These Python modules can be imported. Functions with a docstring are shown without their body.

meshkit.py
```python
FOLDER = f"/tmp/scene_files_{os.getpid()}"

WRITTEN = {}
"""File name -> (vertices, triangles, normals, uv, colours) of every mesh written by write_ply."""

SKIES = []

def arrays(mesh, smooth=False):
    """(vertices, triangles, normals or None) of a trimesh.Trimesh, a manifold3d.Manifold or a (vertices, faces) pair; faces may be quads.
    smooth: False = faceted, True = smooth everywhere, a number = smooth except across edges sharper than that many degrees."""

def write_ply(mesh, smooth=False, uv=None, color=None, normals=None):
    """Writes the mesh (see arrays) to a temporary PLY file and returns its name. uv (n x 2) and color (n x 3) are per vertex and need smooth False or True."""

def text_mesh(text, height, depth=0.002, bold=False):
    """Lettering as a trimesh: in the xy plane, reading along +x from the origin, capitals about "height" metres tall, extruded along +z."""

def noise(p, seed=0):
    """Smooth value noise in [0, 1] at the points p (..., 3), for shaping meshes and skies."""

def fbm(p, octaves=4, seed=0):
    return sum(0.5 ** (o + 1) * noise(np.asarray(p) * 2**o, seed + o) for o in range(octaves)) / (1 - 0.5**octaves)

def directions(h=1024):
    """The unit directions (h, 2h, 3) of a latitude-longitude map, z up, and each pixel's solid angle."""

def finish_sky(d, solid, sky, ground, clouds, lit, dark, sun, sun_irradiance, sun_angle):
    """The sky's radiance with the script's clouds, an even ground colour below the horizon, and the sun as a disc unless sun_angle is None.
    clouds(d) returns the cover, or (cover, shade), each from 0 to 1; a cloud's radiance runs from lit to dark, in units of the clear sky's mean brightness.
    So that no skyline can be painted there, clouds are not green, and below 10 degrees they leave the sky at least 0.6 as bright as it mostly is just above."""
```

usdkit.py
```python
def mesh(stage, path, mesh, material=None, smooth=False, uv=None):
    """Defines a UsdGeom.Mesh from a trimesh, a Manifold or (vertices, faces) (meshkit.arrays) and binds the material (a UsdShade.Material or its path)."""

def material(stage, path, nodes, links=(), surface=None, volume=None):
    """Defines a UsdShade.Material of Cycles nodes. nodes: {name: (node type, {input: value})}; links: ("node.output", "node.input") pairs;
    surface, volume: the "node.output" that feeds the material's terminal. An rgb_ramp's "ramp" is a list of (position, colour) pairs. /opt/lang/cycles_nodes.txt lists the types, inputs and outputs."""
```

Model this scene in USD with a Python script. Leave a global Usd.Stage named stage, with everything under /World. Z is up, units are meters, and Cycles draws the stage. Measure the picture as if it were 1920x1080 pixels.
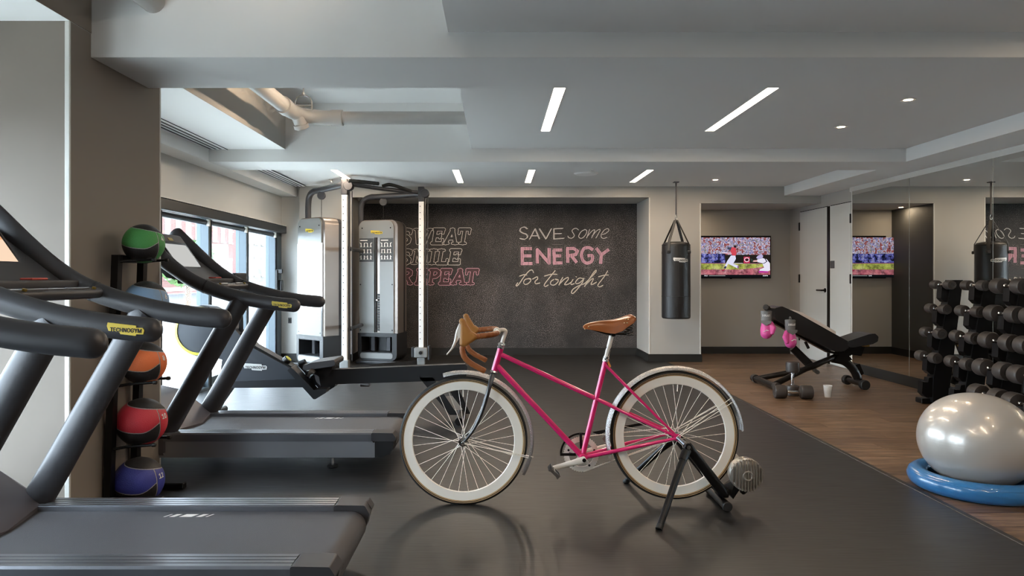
import math, random
import numpy as np, trimesh, manifold3d, usdkit, meshkit
from shapely import affinity
from shapely.geometry import Polygon, LineString, Point, box as sbox
from shapely.ops import unary_union
from pxr import Usd, UsdGeom, UsdLux, UsdShade, Gf, Sdf, Vt

stage = Usd.Stage.CreateInMemory()
UsdGeom.SetStageUpAxis(stage, UsdGeom.Tokens.z)
UsdGeom.SetStageMetersPerUnit(stage, 1.0)
UsdGeom.Xform.Define(stage, '/World')
UsdGeom.Scope.Define(stage, '/World/Looks')
PI = math.pi
F, CX, CY, H = 1290.0, 932.0, 517.0, 1.2     # focal length and vanishing point in pixels of the 1920 x 1080 frame, eye height

# ---------------------------------------------------------------- camera, sky, sun, exposure
cam = UsdGeom.Camera.Define(stage, '/World/camera')
cam.AddTranslateOp().Set(Gf.Vec3d(0, 0, H)); cam.AddRotateXOp().Set(90.0)
cam.CreateHorizontalApertureAttr(36.0); cam.CreateVerticalApertureAttr(20.25)
cam.CreateFocalLengthAttr(36.0 * F / 1920)
cam.CreateHorizontalApertureOffsetAttr((960 - CX) / 1920 * 36)
cam.CreateVerticalApertureOffsetAttr(-(540 - CY) / 1920 * 36)
cam.CreateClippingRangeAttr(Gf.Vec2f(0.05, 500))
cam.CreateExposureAttr(1.25)
sky = UsdLux.DomeLight.Define(stage, '/World/sky')
sky.CreateColorAttr(Gf.Vec3f(0.75, 0.87, 1.0)); sky.CreateIntensityAttr(2.7)
sun = UsdLux.DistantLight.Define(stage, '/World/sun')
sun.CreateColorAttr(Gf.Vec3f(1.0, 0.95, 0.86)); sun.CreateIntensityAttr(44.0); sun.CreateAngleAttr(0.6)
_d = Gf.Vec3d(-0.34, 0.42, 0.84).GetNormalized()          # towards the sun
sun.AddTransformOp().Set(Gf.Matrix4d(Gf.Rotation(Gf.Vec3d(0, 0, 1), _d), Gf.Vec3d(0, 0, 0)))
STRIP_POWER, DOWNLIGHT_POWER = 30.0, 230.0

# ---------------------------------------------------------------- helpers: materials
def lin(c):
    if isinstance(c, str):
        c = [int(c[i:i + 2], 16) / 255 for i in (1, 3, 5)]
    return tuple(x / 12.92 if x <= 0.04045 else ((x + 0.055) / 1.055) ** 2.4 for x in c)
M = {}
def mat(name, col, rough=0.5, metal=0.0, bump=0.0, bscale=200.0, bdist=0.002, vary=0.0, vscale=3.0, detail=3.0, **kw):
    """principled material; bump: strength of a fine noise relief; vary: how much a noise darkens the colour"""
    nodes = {'p': ('principled_bsdf', dict(base_color=lin(col), roughness=rough, metallic=metal, **kw))}
    links = []
    if bump or vary:
        nodes['tc'] = ('texture_coordinate', {})
    if bump:
        nodes['bn'] = ('noise_texture', dict(scale=bscale, detail=detail))
        nodes['b'] = ('bump', dict(strength=bump, distance=bdist))
        links += [('tc.object', 'bn.vector'), ('bn.fac', 'b.height'), ('b.normal', 'p.normal')]
    if vary:
        c = np.array(lin(col))
        nodes['vn'] = ('noise_texture', dict(scale=vscale, detail=4.0))
        nodes['vr'] = ('rgb_ramp', {'ramp': [(0.3, tuple(c * (1 - vary))), (0.7, tuple(np.minimum(c * (1 + vary), 1)))]})
        links += [('tc.object', 'vn.vector'), ('vn.fac', 'vr.fac'), ('vr.color', 'p.base_color')]
    M[name] = usdkit.material(stage, '/World/Looks/' + name, nodes, links, surface='p.BSDF')
    return M[name]
def emit(name, col, strength):
    M[name] = usdkit.material(stage, '/World/Looks/' + name, {'e': ('emission', dict(color=col, strength=strength))}, [], surface='e.emission')
    return M[name]

# ---------------------------------------------------------------- helpers: prims
taken = {}
def numbered(parent, name):
    key = parent + '/' + name; n = taken.get(key, 0); taken[key] = n + 1
    return key if n == 0 else f'{key}_{n:03d}'
def tag(prim, label=None, cat=None, group=None, kind=None):
    for k, v in (('label', label), ('category', cat), ('group', group), ('kind', kind)):
        if v: prim.SetCustomDataByKey(k, v)
BASE = {}
def thing(name, label=None, cat=None, base=(0, 0, 0), rz=0.0, group=None, kind=None, scale=None):
    """an Xform at the thing's base; parts given in world coordinates are shifted to it (unless rz or local)"""
    x = UsdGeom.Xform.Define(stage, numbered('/World', name))
    x.AddTranslateOp().Set(Gf.Vec3d(*map(float, base)))
    if rz: x.AddRotateZOp().Set(float(rz))
    if scale: x.AddScaleOp().Set(Gf.Vec3f(*scale))
    tag(x.GetPrim(), label, cat, group, kind)
    BASE[str(x.GetPath())] = np.array(base, float)
    return x
def copy_of(src, base, rz=0.0, label=None, group=None, scale=None):
    name = src.GetPath().name
    name = name[:-4] if name[-4:-3] == '_' and name[-3:].isdigit() else name
    was = src.GetPrim().GetCustomData()
    x = thing(name, label or was.get('label'), was.get('category'), base, rz, group or was.get('group'), was.get('kind'), scale)
    x.GetPrim().GetReferences().AddInternalReference(src.GetPath()); x.GetPrim().SetInstanceable(True)
    return x
def tri(m):
    if hasattr(m, 'to_mesh'):
        k = m.to_mesh(); return trimesh.Trimesh(np.array(k.vert_properties[:, :3]), np.array(k.tri_verts), process=False)
    return m
def part(name, m, material, parent=None, local=True, smooth=32, label=None, cat=None, kind=None, group=None):
    """ONE mesh: a part of parent (a thing or a part), or top level"""
    ms = [tri(k) for k in (m if isinstance(m, (list, tuple)) else [m])]
    m = ms[0].copy() if len(ms) == 1 else trimesh.util.concatenate(ms)
    pp = '/World' if parent is None else str(parent.GetPath())
    if not local:
        root = '/'.join(pp.split('/')[:3])
        m.apply_translation(-BASE.get(root, np.zeros(3)))
    g = usdkit.mesh(stage, numbered(pp, name), m, M[material], smooth=smooth)
    tag(g.GetPrim(), label, cat, group, kind)
    return g
def struct(name, m, material, parent=None, smooth=False, label=None):
    return part(name, m, material, parent, smooth=smooth, kind='structure' if parent is None else None, label=label)

# ---------------------------------------------------------------- helpers: shapes
def bx(x0, x1, y0, y1, z0, z1):
    m = trimesh.creation.box([abs(x1 - x0), abs(y1 - y0), abs(z1 - z0)])
    m.apply_translation([(x0 + x1) / 2, (y0 + y1) / 2, (z0 + z1) / 2]); return m
def hull(pts):
    return trimesh.convex.convex_hull(np.asarray(pts, float))
def rbx(x0, x1, y0, y1, z0, z1, r=0.01, n=2):
    """box with rounded edges"""
    x0, x1, y0, y1, z0, z1 = min(x0, x1), max(x0, x1), min(y0, y1), max(y0, y1), min(z0, z1), max(z0, z1)
    r = min(r, (x1 - x0) / 2.01, (y1 - y0) / 2.01, (z1 - z0) / 2.01)
    a = np.linspace(0, PI / 2, n + 1)
    dirs = np.array([(math.cos(p) * math.cos(q), math.cos(p) * math.sin(q), math.sin(p)) for p in a for q in a])
    pts = [((x1 - r + r * d[0]) if sx > 0 else (x0 + r - r * d[0]), (y1 - r + r * d[1]) if sy > 0 else (y0 + r - r * d[1]), (z1 - r + r * d[2]) if sz > 0 else (z0 + r - r * d[2]))
           for d in dirs for sx in (-1, 1) for sy in (-1, 1) for sz in (-1, 1)]
    return hull(pts)
def frame_at(d):
    d = np.asarray(d, float); d = d / np.linalg.norm(d)
    a = np.cross(d, [0, 0, 1.0] if abs(d[2]) < 0.9 else [1.0, 0, 0]); a /= np.linalg.norm(a)
    return d, a, np.cross(d, a)
def cyl(p0, p1, r, n=20, r1=None, bevel=0.0):
    """cylinder or cone between two points, its rims bevelled"""
    p0, p1 = np.asarray(p0, float), np.asarray(p1, float); L = np.linalg.norm(p1 - p0); r1 = r if r1 is None else r1
    b = min(bevel, L / 2.1, min(r, r1) * 0.9)
    prof = [(0, 0), (r - b, 0), (r, b), (r1, L - b), (r1 - b, L), (0, L)] if b > 0 else [(0, 0), (r, 0), (r1, L), (0, L)]
    return lathe(prof, p0, p1 - p0, n)
def lathe(prof, origin=(0, 0, 0), axis=(0, 0, 1), n=24):
    """revolves (radius, height) pairs around the axis through origin"""
    d, a, b = frame_at(axis); o = np.asarray(origin, float)
    prof = [(max(r, 0.0), h) for r, h in prof]
    V, rows = [], []
    for r, h in prof:
        if r < 1e-7:
            rows.append([len(V)] * n); V.append(o + d * h)
        else:
            rows.append(list(range(len(V), len(V) + n)))
            for k in range(n):
                t = 2 * PI * k / n; V.append(o + d * h + r * (math.cos(t) * a + math.sin(t) * b))
    Fc = []
    for i in range(len(rows) - 1):
        A, B = rows[i], rows[i + 1]
        for k in range(n):
            q = (A[k], A[(k + 1) % n], B[(k + 1) % n], B[k])
            if len({q[0], q[1], q[2]}) == 3: Fc.append((q[0], q[1], q[2]))
            if len({q[0], q[2], q[3]}) == 3: Fc.append((q[0], q[2], q[3]))
    m = trimesh.Trimesh(np.array(V), np.array(Fc), process=False)
    if m.volume < 0: m.invert()
    return m
def smooth_path(pts, n=6):
    """Catmull-Rom through the points"""
    P = np.asarray(pts, float); Q = np.vstack([2 * P[0] - P[1], P, 2 * P[-1] - P[-2]]); out = []
    for i in range(1, len(Q) - 2):
        for k in range(n):
            t = k / n; a, b, c, d = Q[i - 1], Q[i], Q[i + 1], Q[i + 2]
            out.append(0.5 * (2 * b + (c - a) * t + (2 * a - 5 * b + 4 * c - d) * t * t + (3 * b - a - 3 * c + d) * t ** 3))
    return np.array(out + [P[-1]])
def tube(pts, r, n=12, closed=False, up=None, cap=0.0):
    """sweeps a circle (r a number or one per point) or an ellipse (r = (a, b), a along the frame's first axis, up fixes the second axis) along the points; cap: length of rounded ends"""
    P = np.asarray(pts, float); N = len(P)
    R = np.asarray(r, float)
    if R.ndim == 0: R = np.full((N, 2), float(R))
    elif R.ndim == 1 and len(R) == N and N != 2: R = np.stack([R, R], 1)
    elif R.ndim == 1: R = np.tile(R, (N, 1)) if up is not None else np.stack([R, R], 1)
    if cap and not closed:
        def ends(p, q, rr):
            d = (p - q) / np.linalg.norm(p - q); k = [0.35, 0.65, 0.87, 0.97, 1.0]
            return [p + d * cap * s for s in k], [rr * math.sqrt(max(1 - s * s, 0.0008)) for s in k]
        a, ra = ends(P[0], P[1], R[0]); b, rb = ends(P[-1], P[-2], R[-1])
        P = np.vstack([a[::-1], P, b]); R = np.vstack([ra[::-1], R, rb]); N = len(P)
    if closed: T = np.roll(P, -1, 0) - np.roll(P, 1, 0)
    else: T = np.gradient(P, axis=0)
    T /= np.linalg.norm(T, axis=1, keepdims=True) + 1e-15
    if up is not None:
        B = np.tile(np.asarray(up, float), (N, 1)); A = np.cross(B, T); A /= np.linalg.norm(A, axis=1, keepdims=True) + 1e-15; B = np.cross(T, A)
    else:
        A = np.zeros((N, 3)); A[0] = frame_at(T[0])[1]
        for i in range(1, N):
            a = A[i - 1] - T[i] * (A[i - 1] @ T[i]); A[i] = a / (np.linalg.norm(a) + 1e-15)
        B = np.cross(T, A)
    ang = np.arange(n) * 2 * PI / n
    V = (P[:, None] + (np.cos(ang)[None, :, None] * A[:, None] * R[:, None, :1] + np.sin(ang)[None, :, None] * B[:, None] * R[:, None, 1:])).reshape(-1, 3)
    Fc = []
    for i in range(N if closed else N - 1):
        j = (i + 1) % N
        for k in range(n):
            l = (k + 1) % n; Fc += [(i * n + k, i * n + l, j * n + l), (i * n + k, j * n + l, j * n + k)]
    if not closed:
        V = np.vstack([V, P[0], P[-1]]); c0, c1 = len(V) - 2, len(V) - 1
        for k in range(n):
            l = (k + 1) % n; Fc += [(c0, l, k), (c1, (N - 1) * n + k, (N - 1) * n + l)]
    m = trimesh.Trimesh(V, np.array(Fc), process=False)
    if m.volume < 0: m.invert()
    return m
def extrude(poly, axis, a, b):
    """a shapely polygon (or list of points) pushed along an axis from a to b; axis 'y': polygon in (x, z); 'x': in (y, z); 'z': in (x, y)"""
    if not hasattr(poly, 'exterior') and not hasattr(poly, 'geoms'): poly = Polygon(poly)
    out = []
    for g in getattr(poly, 'geoms', [poly]):
        if g.area < 1e-9: continue
        m = trimesh.creation.extrude_polygon(g, abs(b - a), engine='earcut')
        v = m.vertices.copy(); lo = min(a, b)
        if axis == 'z': v[:, 2] += lo
        elif axis == 'y': v = np.stack([v[:, 0], v[:, 2] + lo, v[:, 1]], 1)
        else: v = np.stack([v[:, 2] + lo, v[:, 0], v[:, 1]], 1)
        m = trimesh.Trimesh(v, m.faces.copy(), process=False)
        if m.volume < 0: m.invert()
        out.append(m)
    return trimesh.util.concatenate(out) if len(out) > 1 else out[0]
def rounded(poly, r):
    return (Polygon(poly) if not hasattr(poly, 'exterior') else poly).buffer(-r, join_style=1).buffer(r, join_style=1, quad_segs=5)
def loft(rings, closed_ends=True):
    """joins equally long rings of points into one skin"""
    R = [np.asarray(r, float) for r in rings]; n = len(R[0]); V = np.vstack(R); Fc = []
    for i in range(len(R) - 1):
        for k in range(n):
            l = (k + 1) % n; a, b = i * n, (i + 1) * n
            Fc += [(a + k, a + l, b + l), (a + k, b + l, b + k)]
    if closed_ends:
        V = np.vstack([V, R[0].mean(0), R[-1].mean(0)]); c0, c1 = len(V) - 2, len(V) - 1; e = (len(R) - 1) * n
        for k in range(n):
            l = (k + 1) % n; Fc += [(c0, l, k), (c1, e + k, e + l)]
    m = trimesh.Trimesh(V, np.array(Fc), process=False)
    if m.volume < 0: m.invert()
    return m
def torus(c, axis, R, r, n=64, k=14):
    d, a, b = frame_at(axis); t = np.arange(n) * 2 * PI / n
    return tube(np.asarray(c) + R * (np.cos(t)[:, None] * a + np.sin(t)[:, None] * b), r, k, closed=True)
def ring_y(c, prof, a0=0.0, a1=2 * PI, n=72):
    """revolves a closed profile of (radius, y offset) about the y axis through c, from angle a0 to a1 (0 = +x, up positive)"""
    c = np.asarray(c, float); full = abs(a1 - a0 - 2 * PI) < 1e-6
    A = a0 + (a1 - a0) * np.arange(n + (0 if full else 1)) / n
    rings = [np.array([(c[0] + r * math.cos(t), c[1] + y, c[2] + r * math.sin(t)) for r, y in prof]) for t in A]
    if full:
        m = loft(rings + [rings[0]], closed_ends=False); m.merge_vertices(); return m
    return loft(rings)
def move(m, t=(0, 0, 0), rx=0, ry=0, rz=0, s=None):
    m = m.copy()
    if s is not None: m.apply_scale(s)
    for ang, ax in ((rx, [1, 0, 0]), (ry, [0, 1, 0]), (rz, [0, 0, 1])):
        if ang: m.apply_transform(trimesh.transformations.rotation_matrix(math.radians(ang), ax))
    m.apply_translation(t); return m
def at(px, py, Y):
    """the point at depth Y that the photograph shows at pixel (px, py)"""
    return np.array([(px - CX) * Y / F, Y, H - (py - CY) * Y / F])
def facing(m):
    """turns lettering made in the xy plane upright, facing the viewer (-y)"""
    return move(m, rx=90)
def text(s, h, bold=True, depth=0.0015, width=None, slant=0.0):
    m = meshkit.text_mesh(s, h, depth, bold); m.apply_translation([-m.bounds[:, 0].mean(), -m.bounds[:, 1].mean(), 0])
    if width: m.vertices[:, 0] *= width / (m.bounds[1, 0] - m.bounds[0, 0])
    if slant: m.vertices[:, 0] += slant * m.vertices[:, 1]
    return m
PLATE = np.array([(8, 0), (368, 22), (373, 50), (455, 46), (478, 75), (468, 130), (378, 133), (373, 153), (178, 140), (163, 115), (23, 105), (0, 45)], float)
PLATE = np.stack([(PLATE[:, 0] - 239) / 478, -(PLATE[:, 1] - 76.5) / 478], 1)
def brand_plate(parent, place, w, plate='plate_yellow', ink='ink_black', depth=0.003):
    """the gym maker's ragged name plate; place(mesh) puts what lies in the xy plane where it belongs"""
    p = part('name_plate', place(extrude(Polygon(PLATE * w).buffer(0), 'z', 0, depth)), plate, parent, smooth=False)
    t = text('TECHNOGYM', w * 0.105, True, 0.001, width=w * 0.84); t.apply_translation([0.012 * w, -0.02 * w, depth])
    a = meshkit.text_mesh('T', w * 0.135, 0.001, True); a.apply_translation([-a.bounds[:, 0].mean() - 0.395 * w, -0.072 * w, depth])
    part('lettering', place(t), ink, p, smooth=False)
# ---------------------------------------------------------------- materials of the room
mat('wall_grey', '#b0ada7', 0.75, bump=0.05, bscale=400, bdist=0.001)
mat('wall_light', '#cdccc8', 0.75)
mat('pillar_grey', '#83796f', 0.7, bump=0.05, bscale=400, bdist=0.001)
mat('ceiling_grey', '#e4e4e2', 0.8)
mat('ceiling_white', '#f2f3f1', 0.8)
mat('trim_white', '#d6d4ce', 0.55)
mat('grille_white', '#f4f4f2', 0.6)
mat('charcoal_paint', '#4a4a48', 0.6)
mat('baseboard_black', '#232322', 0.45)
mat('frame_grey', '#4c575f', 0.4, 0.2)
mat('frame_black', '#131416', 0.4)
mat('mirror', '#e4e6e4', 0.0, 1.0)
mat('mirror_edge', '#bfc4c2', 0.2, 0.6)
mat('pipe_grey', '#aeaca8', 0.45)
mat('metal_light', '#c9c9c6', 0.3, 0.9)
mat('door_paint', '#cbcbc6', 0.5)
mat('black_metal', '#161616', 0.35, 0.5)
mat('switch_grey', '#4c4b4c', 0.5)
emit('strip_glow', (1.0, 0.80, 0.60), STRIP_POWER)
emit('downlight_glow', (1.0, 0.76, 0.52), DOWNLIGHT_POWER)

# rubber: near-black sheet with a fine satin grain
usdkit.material(stage, '/World/Looks/rubber', {
    'tc': ('texture_coordinate', {}), 'n1': ('noise_texture', dict(scale=420.0, detail=3.0)), 'n2': ('noise_texture', dict(scale=1.6, detail=5.0)),
    'n3': ('noise_texture', dict(scale=900.0, detail=1.0)), 'mp': ('mapping', dict(scale=(5.0, 160.0, 1.0))), 'n4': ('noise_texture', dict(scale=1.0, detail=2.0)),
    'r1': ('rgb_ramp', {'ramp': [(0.0, lin('#171718')), (0.60, lin('#1e1e1e')), (0.70, lin('#323131')), (1.0, lin('#3e3c3b'))]}),
    'm': ('mix_color', dict(blend_type='multiply', fac=0.35)), 'r2': ('rgb_ramp', {'ramp': [(0.3, (0.75, 0.75, 0.75)), (0.7, (1.0, 1.0, 1.0))]}),
    'rr': ('map_range', dict(from_min=0.3, from_max=0.7, to_min=0.38, to_max=0.47)),
    'b': ('bump', dict(strength=0.18, distance=0.002)), 'p': ('principled_bsdf', dict(roughness=0.42, specular_ior_level=0.5))},
    [('tc.object', 'n1.vector'), ('tc.object', 'n2.vector'), ('tc.object', 'n3.vector'), ('tc.object', 'mp.vector'), ('mp.vector', 'n4.vector'),
     ('n3.fac', 'r1.fac'), ('n2.fac', 'r2.fac'), ('r1.color', 'm.a'), ('r2.color', 'm.b'), ('m.result', 'p.base_color'),
     ('n4.fac', 'rr.value'), ('rr.result', 'p.roughness'), ('n1.fac', 'b.height'), ('b.normal', 'p.normal')], surface='p.BSDF')
M['rubber'] = UsdShade.Material.Get(stage, '/World/Looks/rubber')
WOODS = []
for k, (a, b, c) in enumerate((('#6f5743', '#463426', '#8a7058'), ('#68513e', '#42311f', '#816951'), ('#745c48', '#4a3829', '#90765d'), ('#634c3a', '#3e2e22', '#7c644d'))):
    nm = f'wood_{"abcd"[k]}'
    usdkit.material(stage, '/World/Looks/' + nm, {
        'tc': ('texture_coordinate', {}), 'mp': ('mapping', dict(scale=(2.6, 30.0, 2.0), location=(k * 3.7, k * 1.9, 0))), 'n': ('noise_texture', dict(scale=1.0, detail=7.0, roughness=0.65, distortion=0.6)),
        'r': ('rgb_ramp', {'ramp': [(0.34, lin(b)), (0.5, lin(a)), (0.64, lin(c))]}), 'mp2': ('mapping', dict(scale=(9.0, 240.0, 2.0))), 'n2': ('noise_texture', dict(scale=1.0, detail=3.0)),
        'r2': ('rgb_ramp', {'ramp': [(0.32, (0.45, 0.45, 0.45)), (0.52, (1, 1, 1))]}), 'm': ('mix_color', dict(blend_type='multiply', fac=0.85)),
        'b': ('bump', dict(strength=0.12, distance=0.001)), 'p': ('principled_bsdf', dict(roughness=0.38))},
        [('tc.object', 'mp.vector'), ('mp.vector', 'n.vector'), ('n.fac', 'r.fac'), ('tc.object', 'mp2.vector'), ('mp2.vector', 'n2.vector'), ('n2.fac', 'r2.fac'),
         ('r.color', 'm.a'), ('r2.color', 'm.b'), ('m.result', 'p.base_color'), ('n2.fac', 'b.height'), ('b.normal', 'p.normal')], surface='p.BSDF')
    M[nm] = UsdShade.Material.Get(stage, '/World/Looks/' + nm); WOODS.append(nm)
usdkit.material(stage, '/World/Looks/pane', {'f': ('layer_weight', dict(blend=0.5)), 'w': ('math', dict(math_type='power', value2=5.0)), 'w2': ('math', dict(math_type='multiply_add', value2=0.85, value3=0.03)), 't': ('transparent_bsdf', dict(color=(0.96, 0.98, 0.98))), 'g': ('glossy_bsdf', dict(roughness=0.0, color=(0.9, 0.9, 0.9))), 'm': ('mix_closure', {})},
    [('f.facing', 'w.value1'), ('w.value', 'w2.value1'), ('w2.value', 'm.fac'), ('t.BSDF', 'm.closure1'), ('g.BSDF', 'm.closure2')], surface='m.closure')
M['pane'] = UsdShade.Material.Get(stage, '/World/Looks/pane')
# chalkboard: matt black paint with wiped chalk haze and specks
usdkit.material(stage, '/World/Looks/chalkboard', {
    'tc': ('texture_coordinate', {}), 'n1': ('noise_texture', dict(scale=1.1, detail=5.0, roughness=0.6)), 'n2': ('noise_texture', dict(scale=105.0, detail=1.0, roughness=0.7)), 'mp': ('mapping', dict(scale=(3.0, 1.0, 2.0))), 'n3': ('noise_texture', dict(scale=0.7, detail=6.0, roughness=0.65)),
    'r1': ('rgb_ramp', {'ramp': [(0.35, (0, 0, 0)), (0.75, (0.55, 0.55, 0.55))]}), 'r2': ('rgb_ramp', {'ramp': [(0.57, (0, 0, 0)), (0.66, (1, 1, 1))]}), 'r3': ('rgb_ramp', {'ramp': [(0.42, (0, 0, 0)), (0.8, (0.5, 0.5, 0.5))]}),
    'm1': ('math', dict(math_type='multiply')), 'm2': ('math', dict(math_type='multiply', value2=0.20)), 'm3': ('math', dict(math_type='multiply_add', value2=2.0)),
    'c': ('mix_color', dict(a=lin('#282726'), b=lin('#b9aead'))), 'p': ('principled_bsdf', dict(roughness=0.62))},
    [('tc.object', 'n1.vector'), ('tc.object', 'n2.vector'), ('tc.object', 'mp.vector'), ('mp.vector', 'n3.vector'), ('n1.fac', 'r1.fac'), ('n2.fac', 'r2.fac'), ('n3.fac', 'r3.fac'),
     ('r1.color', 'm1.value1'), ('r2.color', 'm1.value2'), ('r3.color', 'm2.value1'), ('m1.value', 'm3.value1'), ('m2.value', 'm3.value3'), ('m3.value', 'c.fac'), ('c.result', 'p.base_color')], surface='p.BSDF')
M['chalkboard'] = UsdShade.Material.Get(stage, '/World/Looks/chalkboard')

# ---------------------------------------------------------------- the room
XW, XM, XD = -3.04, 4.46, 4.51            # window wall, mirror face, door wall
YB, Y1, Y2, Y3, Y4 = -2.6, 3.512, 4.086, 6.73, 7.26   # behind the camera; beams 1 (Y1..Y2) and 2 (Y3..Y4)
YF, YC, YT = 9.585, 10.43, 10.60          # column faces, chalkboard, wall with the screen
XE = 2.35                                 # where rubber meets wood
TOP = 3.0
floor = thing('floor', kind='structure')
tag(floor.GetPrim(), label='gym floor of black rubber sheet beside brown wood planks')
part('subfloor', bx(XW - 0.2, XD + 0.2, YB, YT + 0.1, -0.08, -0.012), 'baseboard_black', floor, smooth=False)
part('rubber_sheet', bx(XW, XE - 0.012, YB, YC, -0.012, 0.0), 'rubber', floor, smooth=False)
part('edge_strip', rbx(XE - 0.012, XE + 0.022, YB, YF, -0.012, 0.003, 0.003, 1), 'baseboard_black', floor)
rng = random.Random(4)
y, row = 1.5, 0
while y < YT:
    w = min(0.18, YT - y); x = XE + 0.022
    if y > YF - 0.02: x = 2.8405
    cuts = [x]; c = x + [0.55, 1.0, 0.3, 0.8][row % 4] + rng.uniform(-0.08, 0.08)
    while c < XD - 0.15: cuts.append(c); c += 1.22
    cuts.append(XD)
    for a, b in zip(cuts, cuts[1:]):
        if not (a > XD - 0.01):
            part('plank', rbx(a + 0.0006, b - 0.0006, y + 0.0006, y + w - 0.0006, -0.011, rng.uniform(-0.0004, 0.0), 0.0012, 1), WOODS[rng.randrange(4)], floor, smooth=False)
    y += w; row += 1

ceiling = thing('ceiling', kind='structure')
cp = lambda m, mt='ceiling_grey', nm='ceiling_panel': part(nm, m, mt, ceiling, smooth=False)
cp(bx(-0.25, 4.0, YB, Y1, 2.444, TOP)); cp(bx(-0.25, 4.0, Y2, Y3, 2.444, TOP)); cp(bx(-2.82, 4.0, Y4, YF, 2.444, TOP))
cp(bx(-2.82, -2.073, YB, Y3, 2.436, TOP), 'ceiling_white')
cp(bx(-2.073, -0.25, YB, Y3, 2.888, TOP), 'ceiling_grey')
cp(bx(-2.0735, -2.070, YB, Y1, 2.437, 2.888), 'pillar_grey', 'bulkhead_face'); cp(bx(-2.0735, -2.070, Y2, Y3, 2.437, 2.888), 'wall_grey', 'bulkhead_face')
cp(bx(XW, -2.82, YB, YF + 0.115, 2.315, TOP), 'ceiling_white', 'soffit'); cp(bx(4.0, XD, YB, YF, 2.315, TOP), nm='soffit')
cp(bx(-2.073, 4.0, Y1, Y2, 2.315, TOP), nm='beam'); cp(bx(-2.82, 4.0, Y3, Y4, 2.315, TOP), nm='beam')
part('roof', bx(XW - 0.3, XD + 0.3, YB - 0.2, YT + 0.3, TOP, TOP + 0.1), 'ceiling_grey', ceiling, smooth=False)

wl = thing('wall_left', kind='structure')
part('pier', bx(XW, -2.073, 3.337, 4.238, 0, 2.436), 'pillar_grey', wl, smooth=False)
part('corner_bead', rbx(-2.096, -2.071, 3.333, 3.345, 0, 2.436, 0.003, 1), 'trim_white', wl)
part('corner_bead', rbx(-2.085, -2.070, 4.226, 4.240, 0, 2.436, 0.003, 1), 'trim_white', wl)
part('head_wall', bx(XW - 0.2, XW, YB, YF + 0.115, 1.907, TOP), 'wall_light', wl, smooth=False)
part('solid_wall', bx(XW - 0.2, XW, YB, 0.01, 0, 1.907), 'wall_grey', wl, smooth=False)
part('curb', bx(XW - 0.2, XW, YB, YF + 0.115, -0.1, 0.03), 'frame_grey', wl, smooth=False)
wb = thing('wall_back', kind='structure')
bp = lambda m, mt='wall_grey', nm='wall_panel': part(nm, m, mt, wb, smooth=False)
bp(bx(XW - 0.2, -2.757, YF + 0.115, YF + 0.4, 0, TOP), 'wall_light'); bp(bx(-2.757, -2.021, YF, YC + 0.1, 0, TOP), nm='pier')
bp(bx(-2.021, 2.118, YF, YC, 2.292, TOP), nm='header'); bp(bx(2.118, 2.838, YF, YT + 0.1, 0, TOP), nm='pier')
bp(bx(2.838, XD, YF, YT, 2.21, TOP), nm='header'); bp(bx(2.838, XD + 0.1, YT, YT + 0.15, 0, TOP))
bp(bx(2.838, 2.8405, YF + 0.012, YT, 0, 2.21), 'charcoal_paint', 'painted_return')
bp(bx(-2.021, 2.118, YC, YC + 0.15, 0, TOP), 'charcoal_paint')
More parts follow.
